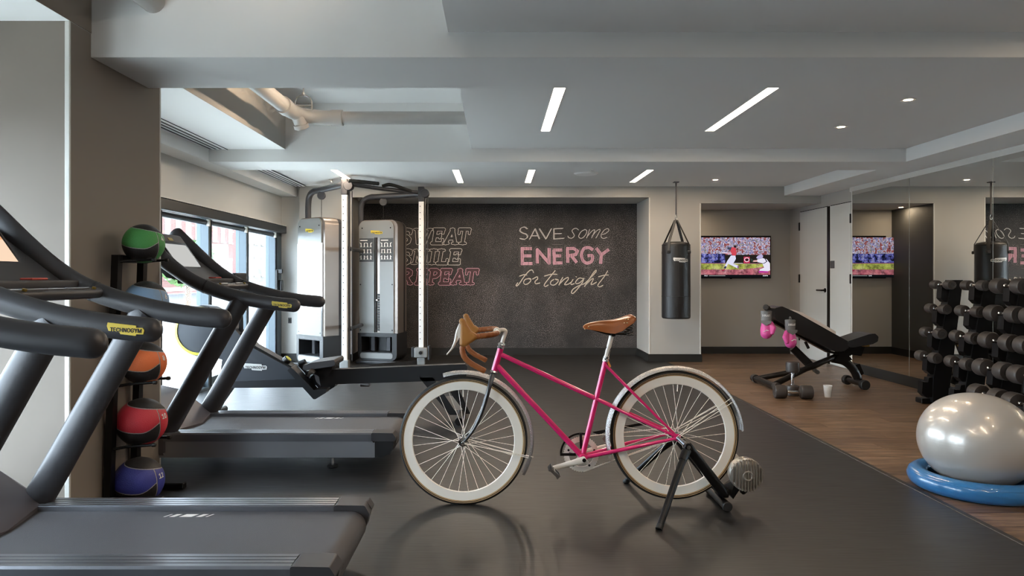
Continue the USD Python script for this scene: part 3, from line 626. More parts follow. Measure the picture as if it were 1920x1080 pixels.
def wheel(name, c, phase, cog):
    w = UsdGeom.Xform.Define(stage, numbered(str(bk.GetPath()), name))
    R = 0.3375
    a = np.linspace(0, 2 * PI, 15)[:-1]
    bp2('tyre', ring_y(c, [(R - 0.0145 + 0.0145 * math.cos(t), 0.0145 * math.sin(t)) for t in np.linspace(-PI * 0.62, PI * 0.62, 11)], n=96), 'tyre_black', w, smooth=40)
    bp2('sidewall', [ring_y(c, [(R - 0.026, s * 0.0105), (R - 0.0135, s * 0.0152), (R - 0.0135, s * 0.0135), (R - 0.026, s * 0.0085)][::s], n=96) for s in (1, -1)], 'tyre_tan', w, smooth=40, kind='stuff')
    bp2('rim', ring_y(c, [(R - 0.0255, 0.0108), (R - 0.068, 0.0075), (R - 0.0715, 0.0), (R - 0.068, -0.0075), (R - 0.0255, -0.0108)], n=96), 'rim_white', w, smooth=40)
    hub = bp2('hub', lathe([(0, -0.052), (0.006, -0.052), (0.006, -0.040), (0.024, -0.036), (0.025, -0.031), (0.011, -0.026), (0.009, 0.0), (0.011, 0.026), (0.025, 0.031), (0.024, 0.036), (0.006, 0.040), (0.006, 0.052), (0, 0.052)], c, (0, 1, 0), 20), 'chrome', w)
    n = 32
    for k in range(n):
        t = phase + 2 * PI * k / n; s = 1 if k % 2 else -1
        th = t + (0.62 if (k // 2) % 2 else -0.62)
        p0 = c + np.array([0.0225 * math.cos(th), s * 0.033, 0.0225 * math.sin(th)]); p1 = c + np.array([(R - 0.069) * math.cos(t), s * 0.002, (R - 0.069) * math.sin(t)])
        bp2('spoke', tube([p0, p1], 0.00155, 5), 'spoke_white', w, smooth=True)
    vt = phase + PI * 0.47
    bp2('valve', cyl(c + (R - 0.072) * np.array([math.cos(vt), 0, math.sin(vt)]), c + (R - 0.108) * np.array([math.cos(vt), 0, math.sin(vt)]), 0.003, 8), 'spoke_white', w)
    if cog: bp2('sprocket', lathe([(0.012, 0.036), (0.030, 0.036), (0.030, 0.042), (0.012, 0.042), (0.012, 0.036)], c, (0, 1, 0), 28), 'chrome', w)
    return w
wheel('front_wheel', HF, 0.10, False); wheel('rear_wheel', HR, 0.03, True)
HT, HB = B(939, 652), B(926.5, 696)
fr = bk
def tb(nm, p, q, r, mt='frame_pink', n=16, par=None): return bp2(nm, tube([p, q], r, n), mt, par)
ht = tb('head_tube', HT, HB, 0.0165)
bp2('head_badge', hull([HT * 0.6 + HB * 0.4 + d for d in ((-0.0165, -0.004, 0.012), (-0.0165, 0.004, 0.012), (-0.0175, 0, 0.0), (-0.0165, -0.004, -0.02), (-0.0165, 0.004, -0.02), (-0.014, 0, 0.0))]), 'brass', ht)
ST, BBp = B(1136, 674), B(1092, 856)
S_ = lambda f: ST + (BBp - ST) * f
cross = S_(0.405)
tb('top_tube', HT + (HB - HT) * 0.25, cross, 0.0125); tb('down_tube', HT + (HB - HT) * 0.72, BBp, 0.0150); tb('seat_tube', ST, BBp, 0.0142)
for s in (-1, 1):
    drop = HR + np.array([0.0, s * 0.057, 0.0])
    bp2('mixte_stay', tube([cross + [0, s * 0.014, 0], cross + (drop - cross) * 0.45 + [0, s * 0.012, 0], drop + [0.0, 0, 0.003]], [0.0085, 0.0085, 0.007], 12), 'frame_pink')
    bp2('seat_stay', tube([S_(0.05) + [0, s * 0.012, 0], S_(0.05) + (drop - S_(0.05)) * 0.35 + [0, s * 0.016, 0], drop + [0, 0, 0.004]], [0.0075, 0.0075, 0.006], 12), 'frame_pink')
    bp2('chain_stay', tube([BBp + [0.01, s * 0.018, 0], BBp + (drop - BBp) * 0.5 + [0, s * 0.018, 0], drop + [0, 0, -0.003]], [0.0105, 0.010, 0.0075], 12), 'frame_pink')
    bp2('dropout', extrude(Point(drop[0], drop[2]).buffer(0.019), 'y', drop[1] - 0.0025, drop[1] + 0.0025), 'frame_pink')
    bp2('axle_nut', cyl(drop + [0, s * 0.002, 0], drop + [0, s * 0.014, 0], 0.009, 12, bevel=0.002), 'chrome')
    bp2('fork_blade', tube(smooth_path([B(924, 702, s * 0.014), B(918, 722, s * 0.040), B(912, 745, s * 0.047), B(902, 775, s * 0.049), B(888, 803, s * 0.050), HF + [0.004, s * 0.051, 0.003]], 5), np.linspace(0.0125, 0.0068, 26), 12), 'fork_black')
    bp2('axle_nut', cyl(HF + [0, s * 0.050, 0], HF + [0, s * 0.064, 0], 0.009, 12, bevel=0.002), 'chrome')
bp2('bottom_bracket', cyl(BBp + [0, -0.036, 0], BBp + [0, 0.036, 0], 0.0195, 20, bevel=0.002), 'frame_pink')
bp2('fork_crown', hull([B(925, 700, s * y) + [0, 0, z] for s in (-1, 1) for y, z in ((0.02, -0.016), (0.016, 0.012))] + [B(929, 699, s * 0.016) + [0.008, 0, 0.0] for s in (-1, 1)] + [B(921, 700, s * 0.016) + [-0.008, 0, 0] for s in (-1, 1)]), 'fork_black')
ax = (HT - HB) / np.linalg.norm(HT - HB)
bp2('headset', lathe([(0, -0.004), (0.018, -0.004), (0.021, 0.004), (0.017, 0.010), (0.021, 0.016), (0.019, 0.022), (0.012, 0.028), (0, 0.028)], HT, ax, 20), 'chrome')
bp2('headset', lathe([(0, -0.010), (0.017, -0.010), (0.021, -0.004), (0.018, 0.004), (0, 0.004)], HB, ax, 20), 'chrome')
stem = bp2('stem', tube(smooth_path([HT + ax * 0.02, HT + ax * 0.05, B(947, 626), B(948, 621) , B(943, 618.5), B(932, 620.5)], 4), 0.0108, 14), 'silver_white')
CL = B(932, 621)
bp2('clamp', cyl(CL + [0, -0.022, 0], CL + [0, 0.022, 0], 0.0195, 18, bevel=0.003), 'silver_white', stem)
half = [(0, 0.0, 0), (0.002, 0.06, 0), (0.0, 0.12, 0.0), (-0.018, 0.175, -0.001), (-0.05, 0.203, -0.004), (-0.085, 0.208, -0.008), (-0.118, 0.21, -0.013), (-0.146, 0.21, -0.021), (-0.165, 0.21, -0.040), (-0.172, 0.21, -0.076), (-0.160, 0.21, -0.113), (-0.132, 0.21, -0.140), (-0.098, 0.212, -0.160), (-0.064, 0.214, -0.178)]
path = [(x, -y, z) for x, y, z in half[:0:-1]] + half
bar = bp2('handlebar', tube(smooth_path([CL + np.array(p) for p in path], 4), 0.0118, 12), 'silver_white')
for s in (-1, 1):
    P = smooth_path([CL + np.array((x, s * y, z)) for x, y, z in half[2:]], 8); n = len(P)
    bp2('bar_tape', tube(P, np.where(np.arange(n) % 4 == 0, 0.0132, 0.0146), 12), 'tape_brown', bar)
    bp2('bar_plug', lathe([(0, 0), (0.0145, 0), (0.013, 0.006), (0, 0.008)], P[-1], P[-1] - P[-2], 14), 'tape_brown', bar)
    y = s * 0.21
    hp = [CL + np.array(p) for p in ((-0.112, y, -0.010), (-0.140, y, 0.006), (-0.158, y, 0.030), (-0.168, y, 0.052), (-0.173, y, 0.066))]
    hood = trimesh.util.concatenate([hull(np.vstack([trimesh.creation.icosphere(2, r).vertices + c for c, r in q])) for q in
        (((hp[0], 0.0165), (CL + np.array((-0.168, y, -0.046)), 0.018), (hp[1], 0.017)), ((hp[1], 0.017), (CL + np.array((-0.168, y, -0.046)), 0.018), (hp[3], 0.0165)), ((hp[3], 0.0165), (hp[4], 0.0155)))])
    lev = bp2('brake_lever', tube(smooth_path([CL + np.array(p) for p in ((-0.180, y, 0.050), (-0.196, y, 0.015), (-0.205, y, -0.025), (-0.214, y, -0.052), (-0.228, y, -0.075), (-0.246, y, -0.096))], 5), np.stack([np.linspace(0.010, 0.004, 26), np.linspace(0.007, 0.005, 26)], 1), 10, up=(0, 1, 0), cap=0.006), 'silver_white')
    bp2('lever_body', hull([CL + np.array(p) for p in ((-0.170, y - 0.012, 0.056), (-0.170, y + 0.012, 0.056), (-0.188, y - 0.010, 0.050), (-0.188, y + 0.010, 0.050), (-0.196, y - 0.009, -0.005), (-0.196, y + 0.009, -0.005), (-0.170, y - 0.012, -0.030), (-0.170, y + 0.012, -0.030))]), 'silver_white', lev)
    bp2('rubber_hood', hood, 'hood_gum', lev)
# seat post and sprung leather saddle
SP = B(1147, 628)
sp = bp2('seat_post', tube([ST, ST + (SP - ST) * 0.96], 0.0128, 16), 'silver_white')
bp2('seat_clamp', cyl(B(1136.5, 676, -0.022), B(1136.5, 676, 0.022), 0.008, 12, bevel=0.002), 'chrome', sp)
bp2('seat_collar', tube([ST + (ST - BBp) * -0.02, ST + (ST - BBp) * 0.03], 0.0165, 16), 'chrome', sp)
bp2('cable', tube(smooth_path([B(1137, 650, -0.012), B(1132, 658, -0.02), B(1131, 668, -0.018), B(1136, 674, -0.016), B(1143, 655, -0.02), B(1147, 651, -0.012)], 6), 0.0016, 6), 'ink_black', sp)
bp2('leather_tag', hull([B(x, y, z) for x, y in ((1136, 674), (1139, 673), (1145, 686), (1142, 689)) for z in (-0.018, 0.004)]), 'tag_orange', sp)
Zs = lambda py: H - (py - CY) * YBK / F
Xs = lambda px: (px - CX) * YBK / F
tt = [1093.5, 1098, 1108, 1122, 1136, 1150, 1163, 1174, 1183, 1188]
top = [611, 607.5, 604, 601.5, 600, 598.5, 595.5, 591.5, 589.3, 592]
bot = [615.5, 616.5, 618, 620.5, 623.5, 624.5, 619, 610, 604, 599]
wid = [0.014, 0.020, 0.023, 0.026, 0.033, 0.048, 0.064, 0.074, 0.076, 0.064]
rings = []
for x, a, b, w in zip(tt, top, bot, wid):
    za, zb = Zs(a), Zs(b); ang = np.linspace(PI, 0, 13)
    out = [(w * math.copysign(abs(math.cos(t)) ** 0.8, math.cos(t)), zb + (za - zb) * abs(math.sin(t)) ** 0.55) for t in ang]
    inn = [((w - 0.005) * math.copysign(abs(math.cos(t)) ** 0.8, math.cos(t)), zb + 0.0005 + (za - 0.006 - zb) * abs(math.sin(t)) ** 0.6) for t in ang[::-1]]
    rings.append([(Xs(x), YBK + yy, zz) for yy, zz in out + inn])
sad = bp2('saddle', loft(rings), 'leather', smooth=50)
for px, py, y in ((1104, 613, -0.024), (1097, 617, -0.02), (1171, 605.5, -0.068), (1176, 605.5, -0.072), (1174, 599, -0.073), (1178, 599, -0.074)):
    bp2('rivet', move(trimesh.creation.icosphere(2, 0.0042), at(px, py, YBK + y)), 'rivet', sad)
for s in (-1, 1):
    bp2('saddle_rail', tube(smooth_path([B(1098, 614, s * 0.012), B(1120, 621, s * 0.018), B(1140, 626, s * 0.022), B(1160, 626, s * 0.025), B(1172, 626, s * 0.04)], 4), 0.0036, 8), 'steel_black', sad)
    a = np.linspace(0, 3.5 * 2 * PI, 70)
    bp2('coil_spring', tube(np.stack([Xs(1178) + 0.017 * np.cos(a), YBK + s * 0.045 + 0.017 * np.sin(a), np.linspace(Zs(627), Zs(604), 70)], 1), 0.0030, 6), 'steel_black', sad)
bp2('saddle_clamp', cyl(B(1149, 626, -0.03), B(1149, 626, 0.03), 0.013, 16, bevel=0.003), 'steel_black', sad)
bp2('rear_frame', tube(smooth_path([B(1172, 627, -0.06), B(1182, 627, -0.03), B(1182, 627, 0.03), B(1172, 627, 0.06)], 4), 0.0035, 8), 'steel_black', sad)
# fenders with their stays
def fender(c, a0, a1, nm, R=0.358):
    arc = [(R - 0.006, -0.027), (R + 0.004, -0.023), (R + 0.010, -0.011), (R + 0.012, 0.0), (R + 0.010, 0.011), (R + 0.004, 0.023), (R - 0.006, 0.027), (R - 0.006, 0.024), (R + 0.002, 0.021), (R + 0.008, 0.0), (R + 0.002, -0.021), (R - 0.006, -0.024)]
    return bp2(nm, ring_y(c, arc, a0, a1, 60), 'alu_hammered', smooth=45)
rad = math.radians
ff = fender(HF, rad(-29), rad(107), 'front_fender'); rf = fender(HR, rad(4), rad(196), 'rear_fender', 0.352)
bp2('fender_loop', tube([HR + 0.352 * np.array([math.cos(rad(196)), 0, math.sin(rad(196))]), HR + 0.36 * np.array([math.cos(rad(200)), 0, math.sin(rad(200))])], 0.008, 8), 'silver_white', rf)
for s in (-1, 1):
    bp2('fender_stay', tube([HF + [0.006, s * 0.056, -0.004], at(1000, 857, YBK + s * 0.02)], 0.0021, 6), 'spoke_white', ff)
    bp2('fender_stay', tube([HF + [0.006, s * 0.056, 0.0], HF + 0.36 * np.array([math.cos(rad(-14)), 0, math.sin(rad(-14))]) + [0, s * 0.022, 0]], 0.0021, 6), 'spoke_white', ff)
    bp2('fender_stay', tube([HR + [0.004, s * 0.060, 0], at(1377, 752, YBK + s * 0.02)], 0.0021, 6), 'spoke_white', rf)
    bp2('fender_stay', tube([HR + [-0.004, s * 0.060, 0.004], at(1373, 745, YBK + s * 0.026)], 0.0021, 6), 'spoke_white', rf)
# cranks, chainring, chain and guard
yc = 0.048
rc = BBp + np.array([0, yc, 0])
star = [(0.092 + (0.004 if k % 2 else -0.001)) for k in range(92)]
ringp = Polygon([(rc[0] + star[k] * math.cos(2 * PI * k / 92), rc[2] + star[k] * math.sin(2 * PI * k / 92)) for k in range(92)])
spider = unary_union([LineString([(rc[0], rc[2]), (rc[0] + 0.075 * math.cos(t), rc[2] + 0.075 * math.sin(t))]).buffer(0.008) for t in [0.31 + k * 2 * PI / 5 for k in range(5)]] + [Point(rc[0], rc[2]).buffer(0.022)])
cr = bp2('chainring', extrude(unary_union([ringp.difference(Point(rc[0], rc[2]).buffer(0.066)), spider]), 'y', rc[1] - 0.0025, rc[1] + 0.0025), 'silver_white', smooth=False)
for k in range(5):
    t = 0.31 + k * 2 * PI / 5; c = rc + 0.072 * np.array([math.cos(t), 0, math.sin(t)])
    bp2('chainring_bolt', cyl(c + [0, -0.006, 0], c + [0, 0.006, 0], 0.006, 10), 'steel_black', cr)
dv = np.array([-57.7, 0, -15.5]); dv /= np.linalg.norm(dv)
def crank(s, d):
    c = BBp + np.array([0, s * 0.066, 0]); e = c + 0.165 * np.array([d[0], 0, d[2]])
    k = bp2('crank_arm', [tube([c, c + (e - c) * 0.5, e], np.array([[0.019, 0.009], [0.0145, 0.0075], [0.0125, 0.0065]]), 14, up=(0, 1, 0), cap=0.012)], 'silver_white')
    bp2('crank_cap', cyl(c + [0, s * 0.006, 0], c + [0, s * 0.011, 0], 0.010, 14), 'steel_black', k)
    p = bp2('pedal', cyl(e, e + [0, s * 0.10, 0], 0.0075, 12), 'chrome')
    f = np.array([0.72, 0, -0.69]); u = np.array([0.69, 0, 0.72])
    for q in (-1, 1):
        bp2('pedal_cage', hull([e + f * (q * 0.028 + a) + u * b + np.array([0, s * y, 0]) for a in (-0.003, 0.003) for b in (-0.012, 0.012) for y in (0.02, 0.098)]), 'chrome', p)
    for y in (0.022, 0.095):
        bp2('pedal_plate', hull([e + f * a + u * b + np.array([0, s * yy, 0]) for a in (-0.03, 0.03) for b in (-0.008, 0.008) for yy in (y - 0.002, y + 0.002)]), 'chrome', p)
crank(-1, dv); crank(1, -dv)
def chain(p, q, nm='chain'):
    p, q = np.array(p), np.array(q); L = np.linalg.norm(q - p); n = int(L / 0.0127); d = (q - p) / L
    return bp2(nm, tube([p + d * (L * i / (2 * n)) for i in range(2 * n + 1)], np.array([[0.0048 if i % 2 else 0.0030, 0.0032 if i % 2 else 0.0045] for i in range(2 * n + 1)]), 6, up=(0, 1, 0)), 'silver_white')
rcog = HR + np.array([0, 0.039, 0])
chain(rc + [0.004, 0, 0.093], rcog + [0.0, 0, 0.0305]); chain(rc + [0.012, 0, -0.092], rcog + [0.0, 0, -0.0305])
g0 = (rc[0], rc[2])
arcp = Polygon([(g0[0] + 0.112 * math.cos(t), g0[1] + 0.112 * math.sin(t)) for t in np.linspace(rad(75), rad(186), 26)] + [(g0[0] + 0.102 * math.cos(t), g0[1] + 0.102 * math.sin(t)) for t in np.linspace(rad(186), rad(75), 26)])
e1 = B(1222, 796); b1 = B(1100, 806)
plate = Polygon([(g0[0] + 0.025, g0[1] + 0.1085), (e1[0], e1[2] + 0.004), (e1[0], e1[2] - 0.010), (b1[0] + 0.11, b1[2] - 0.022), (b1[0] + 0.075, b1[2] - 0.038), (b1[0] + 0.045, b1[2] - 0.028), (b1[0] + 0.02, b1[2] - 0.012), (g0[0] + 0.02, g0[1] + 0.098)])
cg = bp2('chain_guard', extrude(unary_union([arcp, plate.buffer(0.001)]), 'y', YBK + yc + 0.010, YBK + yc + 0.016), 'steel_black', smooth=False)
for t in (rad(180), rad(92)):
    bp2('guard_bracket', hull([np.array([g0[0] + r * math.cos(t) + w * math.sin(t), YBK + yc - 0.006 + y, g0[1] + r * math.sin(t) + w * math.cos(t)]) for r in (0.03, 0.112) for w in (-0.007, 0.007) for y in (-0.002, 0.002)]), 'steel_black', cg)

# ---------------------------------------------------------------- the trainer that holds it
mat('fin_silver', '#b9b4ac', 0.3, 0.8)
tn = thing('bike_trainer', 'black folding bike trainer with silver finned resistance unit under the rear wheel', 'bike trainer', (at(1289, 837, 3.5)[0], YBK, 0))
tp = lambda nm, m, mt='steel_black', par=None, **k: part(nm, m, mt, par or tn, local=False, **k)
for s, yh, foot in ((-1, 3.505, (0.763, 3.245)), (1, 3.729, (0.742, 3.985))):
    hg = np.array([0.969, yh, 0.332]); ft = np.array([foot[0], foot[1], 0.004])
    lg = tp('leg', tube([hg + [0, s * 0.01, -0.02], hg + (ft - hg) * 0.25, ft], [0.0185, 0.0175, 0.0155], 16), 'steel_black')
    tp('foot_cap', tube([ft + (hg - ft) * 0.05, ft], 0.0170, 14), 'rubber_black', lg)
    dirn = (hg - ft) / np.linalg.norm(hg - ft)
    tp('collar', tube([hg - dirn * 0.085, hg - dirn * 0.03], 0.0205, 16), 'steel_black', lg)
    hb = tp('hinge', cyl(hg + [0, -0.024, 0], hg + [0, 0.024, 0], 0.0195, 20, bevel=0.003), 'steel_black')
    tp('hinge_bolt', cyl(hg + [0, s * 0.022, 0], hg + [0, s * 0.028, 0], 0.010, 14), 'chrome', hb)
    ca = HR + np.array([0.0, s * 0.068, 0.0])
    tp('axle_clamp', tube([hg, ca], [0.014, 0.011], 14), 'rail_alu')
    e = np.array([1.172, YBK + s * 0.07, 0.075])
    tp('frame_arm', tube([hg + [0.0, 0, 0], hg + (e - hg) * 0.5 , e], np.array([[0.026, 0.018]] * 3), 14, up=(0, 1, 0), cap=0.012), 'steel_black')
tp('cross_bar', rbx(1.150, 1.195, YBK - 0.085, YBK + 0.085, 0.055, 0.10, 0.012), 'steel_black')
rb = tp('rear_foot_bar', tube([(1.17, 3.49, 0.026), (1.17, 3.79, 0.026)], 0.0225, 18), 'steel_black')
for y in (3.488, 3.775): tp('end_cap', cyl((1.17, y, 0.026), (1.17, y + 0.02, 0.026), 0.0258, 18, bevel=0.004), 'rubber_black', rb)
cu = np.array([1.256, 3.50, 0.198])
un = tp('resistance_unit', lathe([(0, -0.05), (0.028, -0.052), (0.060, -0.046), (0.078, -0.03), (0.083, -0.008), (0.080, 0.012), (0.05, 0.02), (0, 0.022)], cu, (0, 1, 0), 36), 'fin_silver')
for k in range(-5, 6):
    x = k * 0.0145; h = math.sqrt(max(0.081 ** 2 - x * x, 0.0009))
    tp('cooling_fin', extrude(rounded([(cu[0] + x - 0.003, cu[2] - h), (cu[0] + x + 0.003, cu[2] - h), (cu[0] + x + 0.003, cu[2] + h), (cu[0] + x - 0.003, cu[2] + h)], 0.002), 'y', cu[1] - 0.061 + 0.012 * (abs(x) / 0.08) ** 2, cu[1] - 0.02), 'fin_silver', un)
tp('hub_ring', torus(cu + [0, -0.060, 0], (0, 1, 0), 0.022, 0.005, 30, 8), 'fin_silver', un); tp('rim_ring', torus(cu + [0, -0.040, 0], (0, 1, 0), 0.078, 0.005, 40, 8), 'fin_silver', un)
tp('roller', cyl((1.255, 3.52, 0.198), (1.255, 3.70, 0.198), 0.016, 18), 'chrome', un)
tp('flywheel', lathe([(0, 0), (0.05, 0), (0.055, 0.006), (0.055, 0.024), (0.05, 0.03), (0, 0.03)], (1.255, 3.70, 0.198), (0, 1, 0), 32), 'silver_white', un)
tp('unit_bracket', hull([(1.20, 3.54, 0.07), (1.20, 3.69, 0.07), (1.262, 3.54, 0.12), (1.262, 3.69, 0.12), (1.215, 3.54, 0.05), (1.215, 3.69, 0.05), (1.25, 3.545, 0.155), (1.25, 3.565, 0.155), (1.235, 3.545, 0.155)]), 'steel_black', un)
tp('tension_knob', cyl((1.275, 3.58, 0.09), (1.292, 3.58, 0.075), 0.02, 14, bevel=0.004), 'rubber_black', un)
# ---------------------------------------------------------------- rowing machine by the windows
mat('rower_grey', '#3c4046', 0.42, 0.2); mat('rower_dark', '#232528', 0.4, 0.2); mat('ring_yellow', '#d8cf55', 0.45); mat('label_silver', '#b5b2ae', 0.5)
YR = 5.75
rw = thing('rowing_machine', 'dark grey rowing machine with yellow-ringed flywheel standing by the windows', 'rowing machine', (at(600, 720, YR)[0], YR, 0))
rp = lambda nm, m, mt='rower_grey', par=None, **k: part(nm, m, mt, par or rw, local=False, **k)
def R2(pts): return Polygon([(at(x, y, YR)[0], at(x, y, YR)[2]) for x, y in pts]).buffer(0)
body = R2([(398, 574), (425, 588), (455, 625), (479, 649), (553, 690), (579, 718), (577, 723), (437, 724), (414, 757), (404, 776), (391, 776), (420, 705), (424, 672), (405, 667), (385, 640)])
hs = rp('housing', extrude(rounded(body, 0.006), 'y', YR - 0.085, YR + 0.085), 'rower_grey')
rp('top_edge', extrude(R2([(455, 625), (479, 649), (553, 690), (555, 687.5), (481, 646), (458, 622)]), 'y', YR - 0.06, YR + 0.06), 'rower_dark', hs)
rp('lower_panel', extrude(R2([(446, 712), (575, 707), (580, 723), (437, 724)]), 'y', YR - 0.090, YR + 0.090), 'rower_dark', hs)
brand_plate(rw, lambda m: move(facing(m), tuple(at(478.5, 688, YR - 0.086) - BASE['/World/rowing_machine'])), 0.195, 'plate_white')
cfl = at(382, 619, YR)
fw = rp('flywheel_cover', lathe([(0, -0.095), (0.165, -0.095), (0.20, -0.085), (0.212, -0.06), (0.212, 0.06), (0.20, 0.085), (0.165, 0.095), (0, 0.095)], cfl, (0, 1, 0), 56), 'rower_grey')
rp('yellow_ring', lathe([(0.178, -0.100), (0.200, -0.094), (0.200, -0.085), (0.178, -0.085), (0.178, -0.100)], cfl, (0, 1, 0), 56), 'ring_yellow', fw)
rail = R2([(575, 694), (872, 681.5), (877, 686), (874, 711), (600, 720), (575, 722)])
rp('rail', extrude(rounded(rail, 0.012), 'y', YR - 0.045, YR + 0.045), 'rower_dark')
seat = extrude(rounded(R2([(578, 681), (592, 676), (634, 670.5), (637, 675), (636, 681), (584, 690), (578, 688)]), 0.012), 'y', YR - 0.16, YR + 0.16)
st = rp('seat', seat, 'graphite_soft'); rp('carriage', extrude(R2([(588, 688), (628, 682), (622, 700), (592, 704)]), 'y', YR - 0.07, YR + 0.07), 'rower_dark', st)
for s in (-1, 1):
    yy = YR + s * 0.15
    fp = rp('foot_plate', extrude(rounded(R2([(553, 688), (559, 682), (572, 694), (601, 724), (612, 722), (625, 722), (622, 729), (604, 740), (600, 740)]), 0.006), 'y', yy - 0.06, yy + 0.06), 'rower_dark')
    rp('strap', tube(smooth_path([at(577, 706, yy - 0.064), at(585, 696, yy - 0.05), at(590, 695, yy + 0.05), at(580, 708, yy + 0.064)], 4), (0.022, 0.004), 8, up=(0.7, 0, 0.7)), 'graphite_soft', fp)
    rp('toe_guard', hull([at(x, y, yy + d) for x, y in ((588, 700), (598, 706), (601, 724), (593, 716)) for d in (-0.055, 0.055)]), 'graphite_soft', fp)
    rp('foot_knob', cyl(at(560, 682, yy), at(573, 677, yy), 0.02, 12, bevel=0.005), 'rower_dark', fp)
rp('dial', cyl(at(534, 679, YR - 0.03), at(541, 672, YR - 0.03), 0.035, 18, bevel=0.005), 'black_plastic'); rp('dial_ring', cyl(at(540.5, 672.5, YR - 0.03), at(541.6, 671.4, YR - 0.03), 0.028, 18), 'ring_yellow')
hd = rp('handle', tube([at(434, 644, YR - 0.03), at(454, 629, YR - 0.03)], 0.018, 12, cap=0.01), 'rubber_black'); rp('cord', tube(smooth_path([at(446, 633, YR), at(436, 632, YR), at(430, 624, YR), at(428, 612, YR)], 4), 0.004, 6), 'ink_black', hd)
ma = rp('monitor_arm', tube(smooth_path([at(452, 624, YR), at(452, 600, YR), at(450, 575, YR), at(449, 552, YR)], 4), 0.018, 12), 'rower_dark'); rp('monitor', rbx(at(449, 550, YR)[0] - 0.02, at(449, 550, YR)[0] + 0.02, YR - 0.13, YR + 0.13, at(449, 550, YR)[2] - 0.02, at(449, 550, YR)[2] + 0.17, 0.015), 'rower_dark', ma)
lg = rp('rear_leg', hull([at(x, y, YR + d) for x, y in ((786, 708), (812, 708), (858, 778), (843, 778)) for d in (-0.045, -0.02)]), 'rower_dark')
rp('rear_leg', hull([at(x, y, YR + d) for x, y in ((830, 708), (850, 708), (882, 776), (866, 776)) for d in (0.03, 0.055)]), 'rower_dark')
rp('warning_label', hull([at(x, y, YR - 0.01 + d) for x, y in ((826, 744), (848, 742), (868, 768), (846, 770)) for d in (0, 0.004)]), 'label_silver', lg)
rp('rear_foot_bar', tube([(at(864, 782, YR)[0], YR - 0.28, 0.04), (at(864, 782, YR)[0], YR + 0.28, 0.04)], 0.032, 16), 'rower_dark')
rp('front_foot_bar', tube([(at(396, 770, YR)[0], YR - 0.28, 0.035), (at(396, 770, YR)[0], YR + 0.28, 0.035)], 0.030, 16), 'rower_dark')
rp('rail_stop', rbx(at(676, 718, YR)[0], at(695, 718, YR)[0], YR - 0.04, YR + 0.04, at(690, 724, YR)[2], at(690, 712, YR)[2], 0.01), 'chrome')

# ---------------------------------------------------------------- twin-tower cable machine in the corner
mat('tower_silver', '#858685', 0.45, 0.3); mat('tower_bezel', '#8e857e', 0.32, 0.7); mat('tower_black', '#1f2022', 0.4); mat('pole_white', '#dfdedb', 0.35); mat('decal_grey', '#474a4c', 0.5); mat('head_grey', '#414144', 0.4, 0.3)
usdkit.material(stage, '/World/Looks/clear_cover', {'t': ('transparent_bsdf', dict(color=(0.93, 0.93, 0.92))), 'g': ('glossy_bsdf', dict(roughness=0.06, color=(0.95, 0.95, 0.95))), 'm': ('mix_closure', dict(fac=0.10))}, [('t.BSDF', 'm.closure1'), ('g.BSDF', 'm.closure2')], surface='m.closure')
M['clear_cover'] = UsdShade.Material.Get(stage, '/World/Looks/clear_cover')
P1, P2 = np.array([-1.885, 8.52, 0]), np.array([-1.024, 9.30, 0])
T1, T2 = np.array([-2.335, 9.12, 0]), np.array([-1.585, 9.52, 0])
cm = thing('cable_machine', 'twin-tower cable machine with silver weight covers and white pulley posts before the chalkboard', 'cable machine', (-1.5, 9.1, 0))
cp2 = lambda nm, m, mt, par=None, **k: part(nm, m, mt, par or cm, local=False, **k)
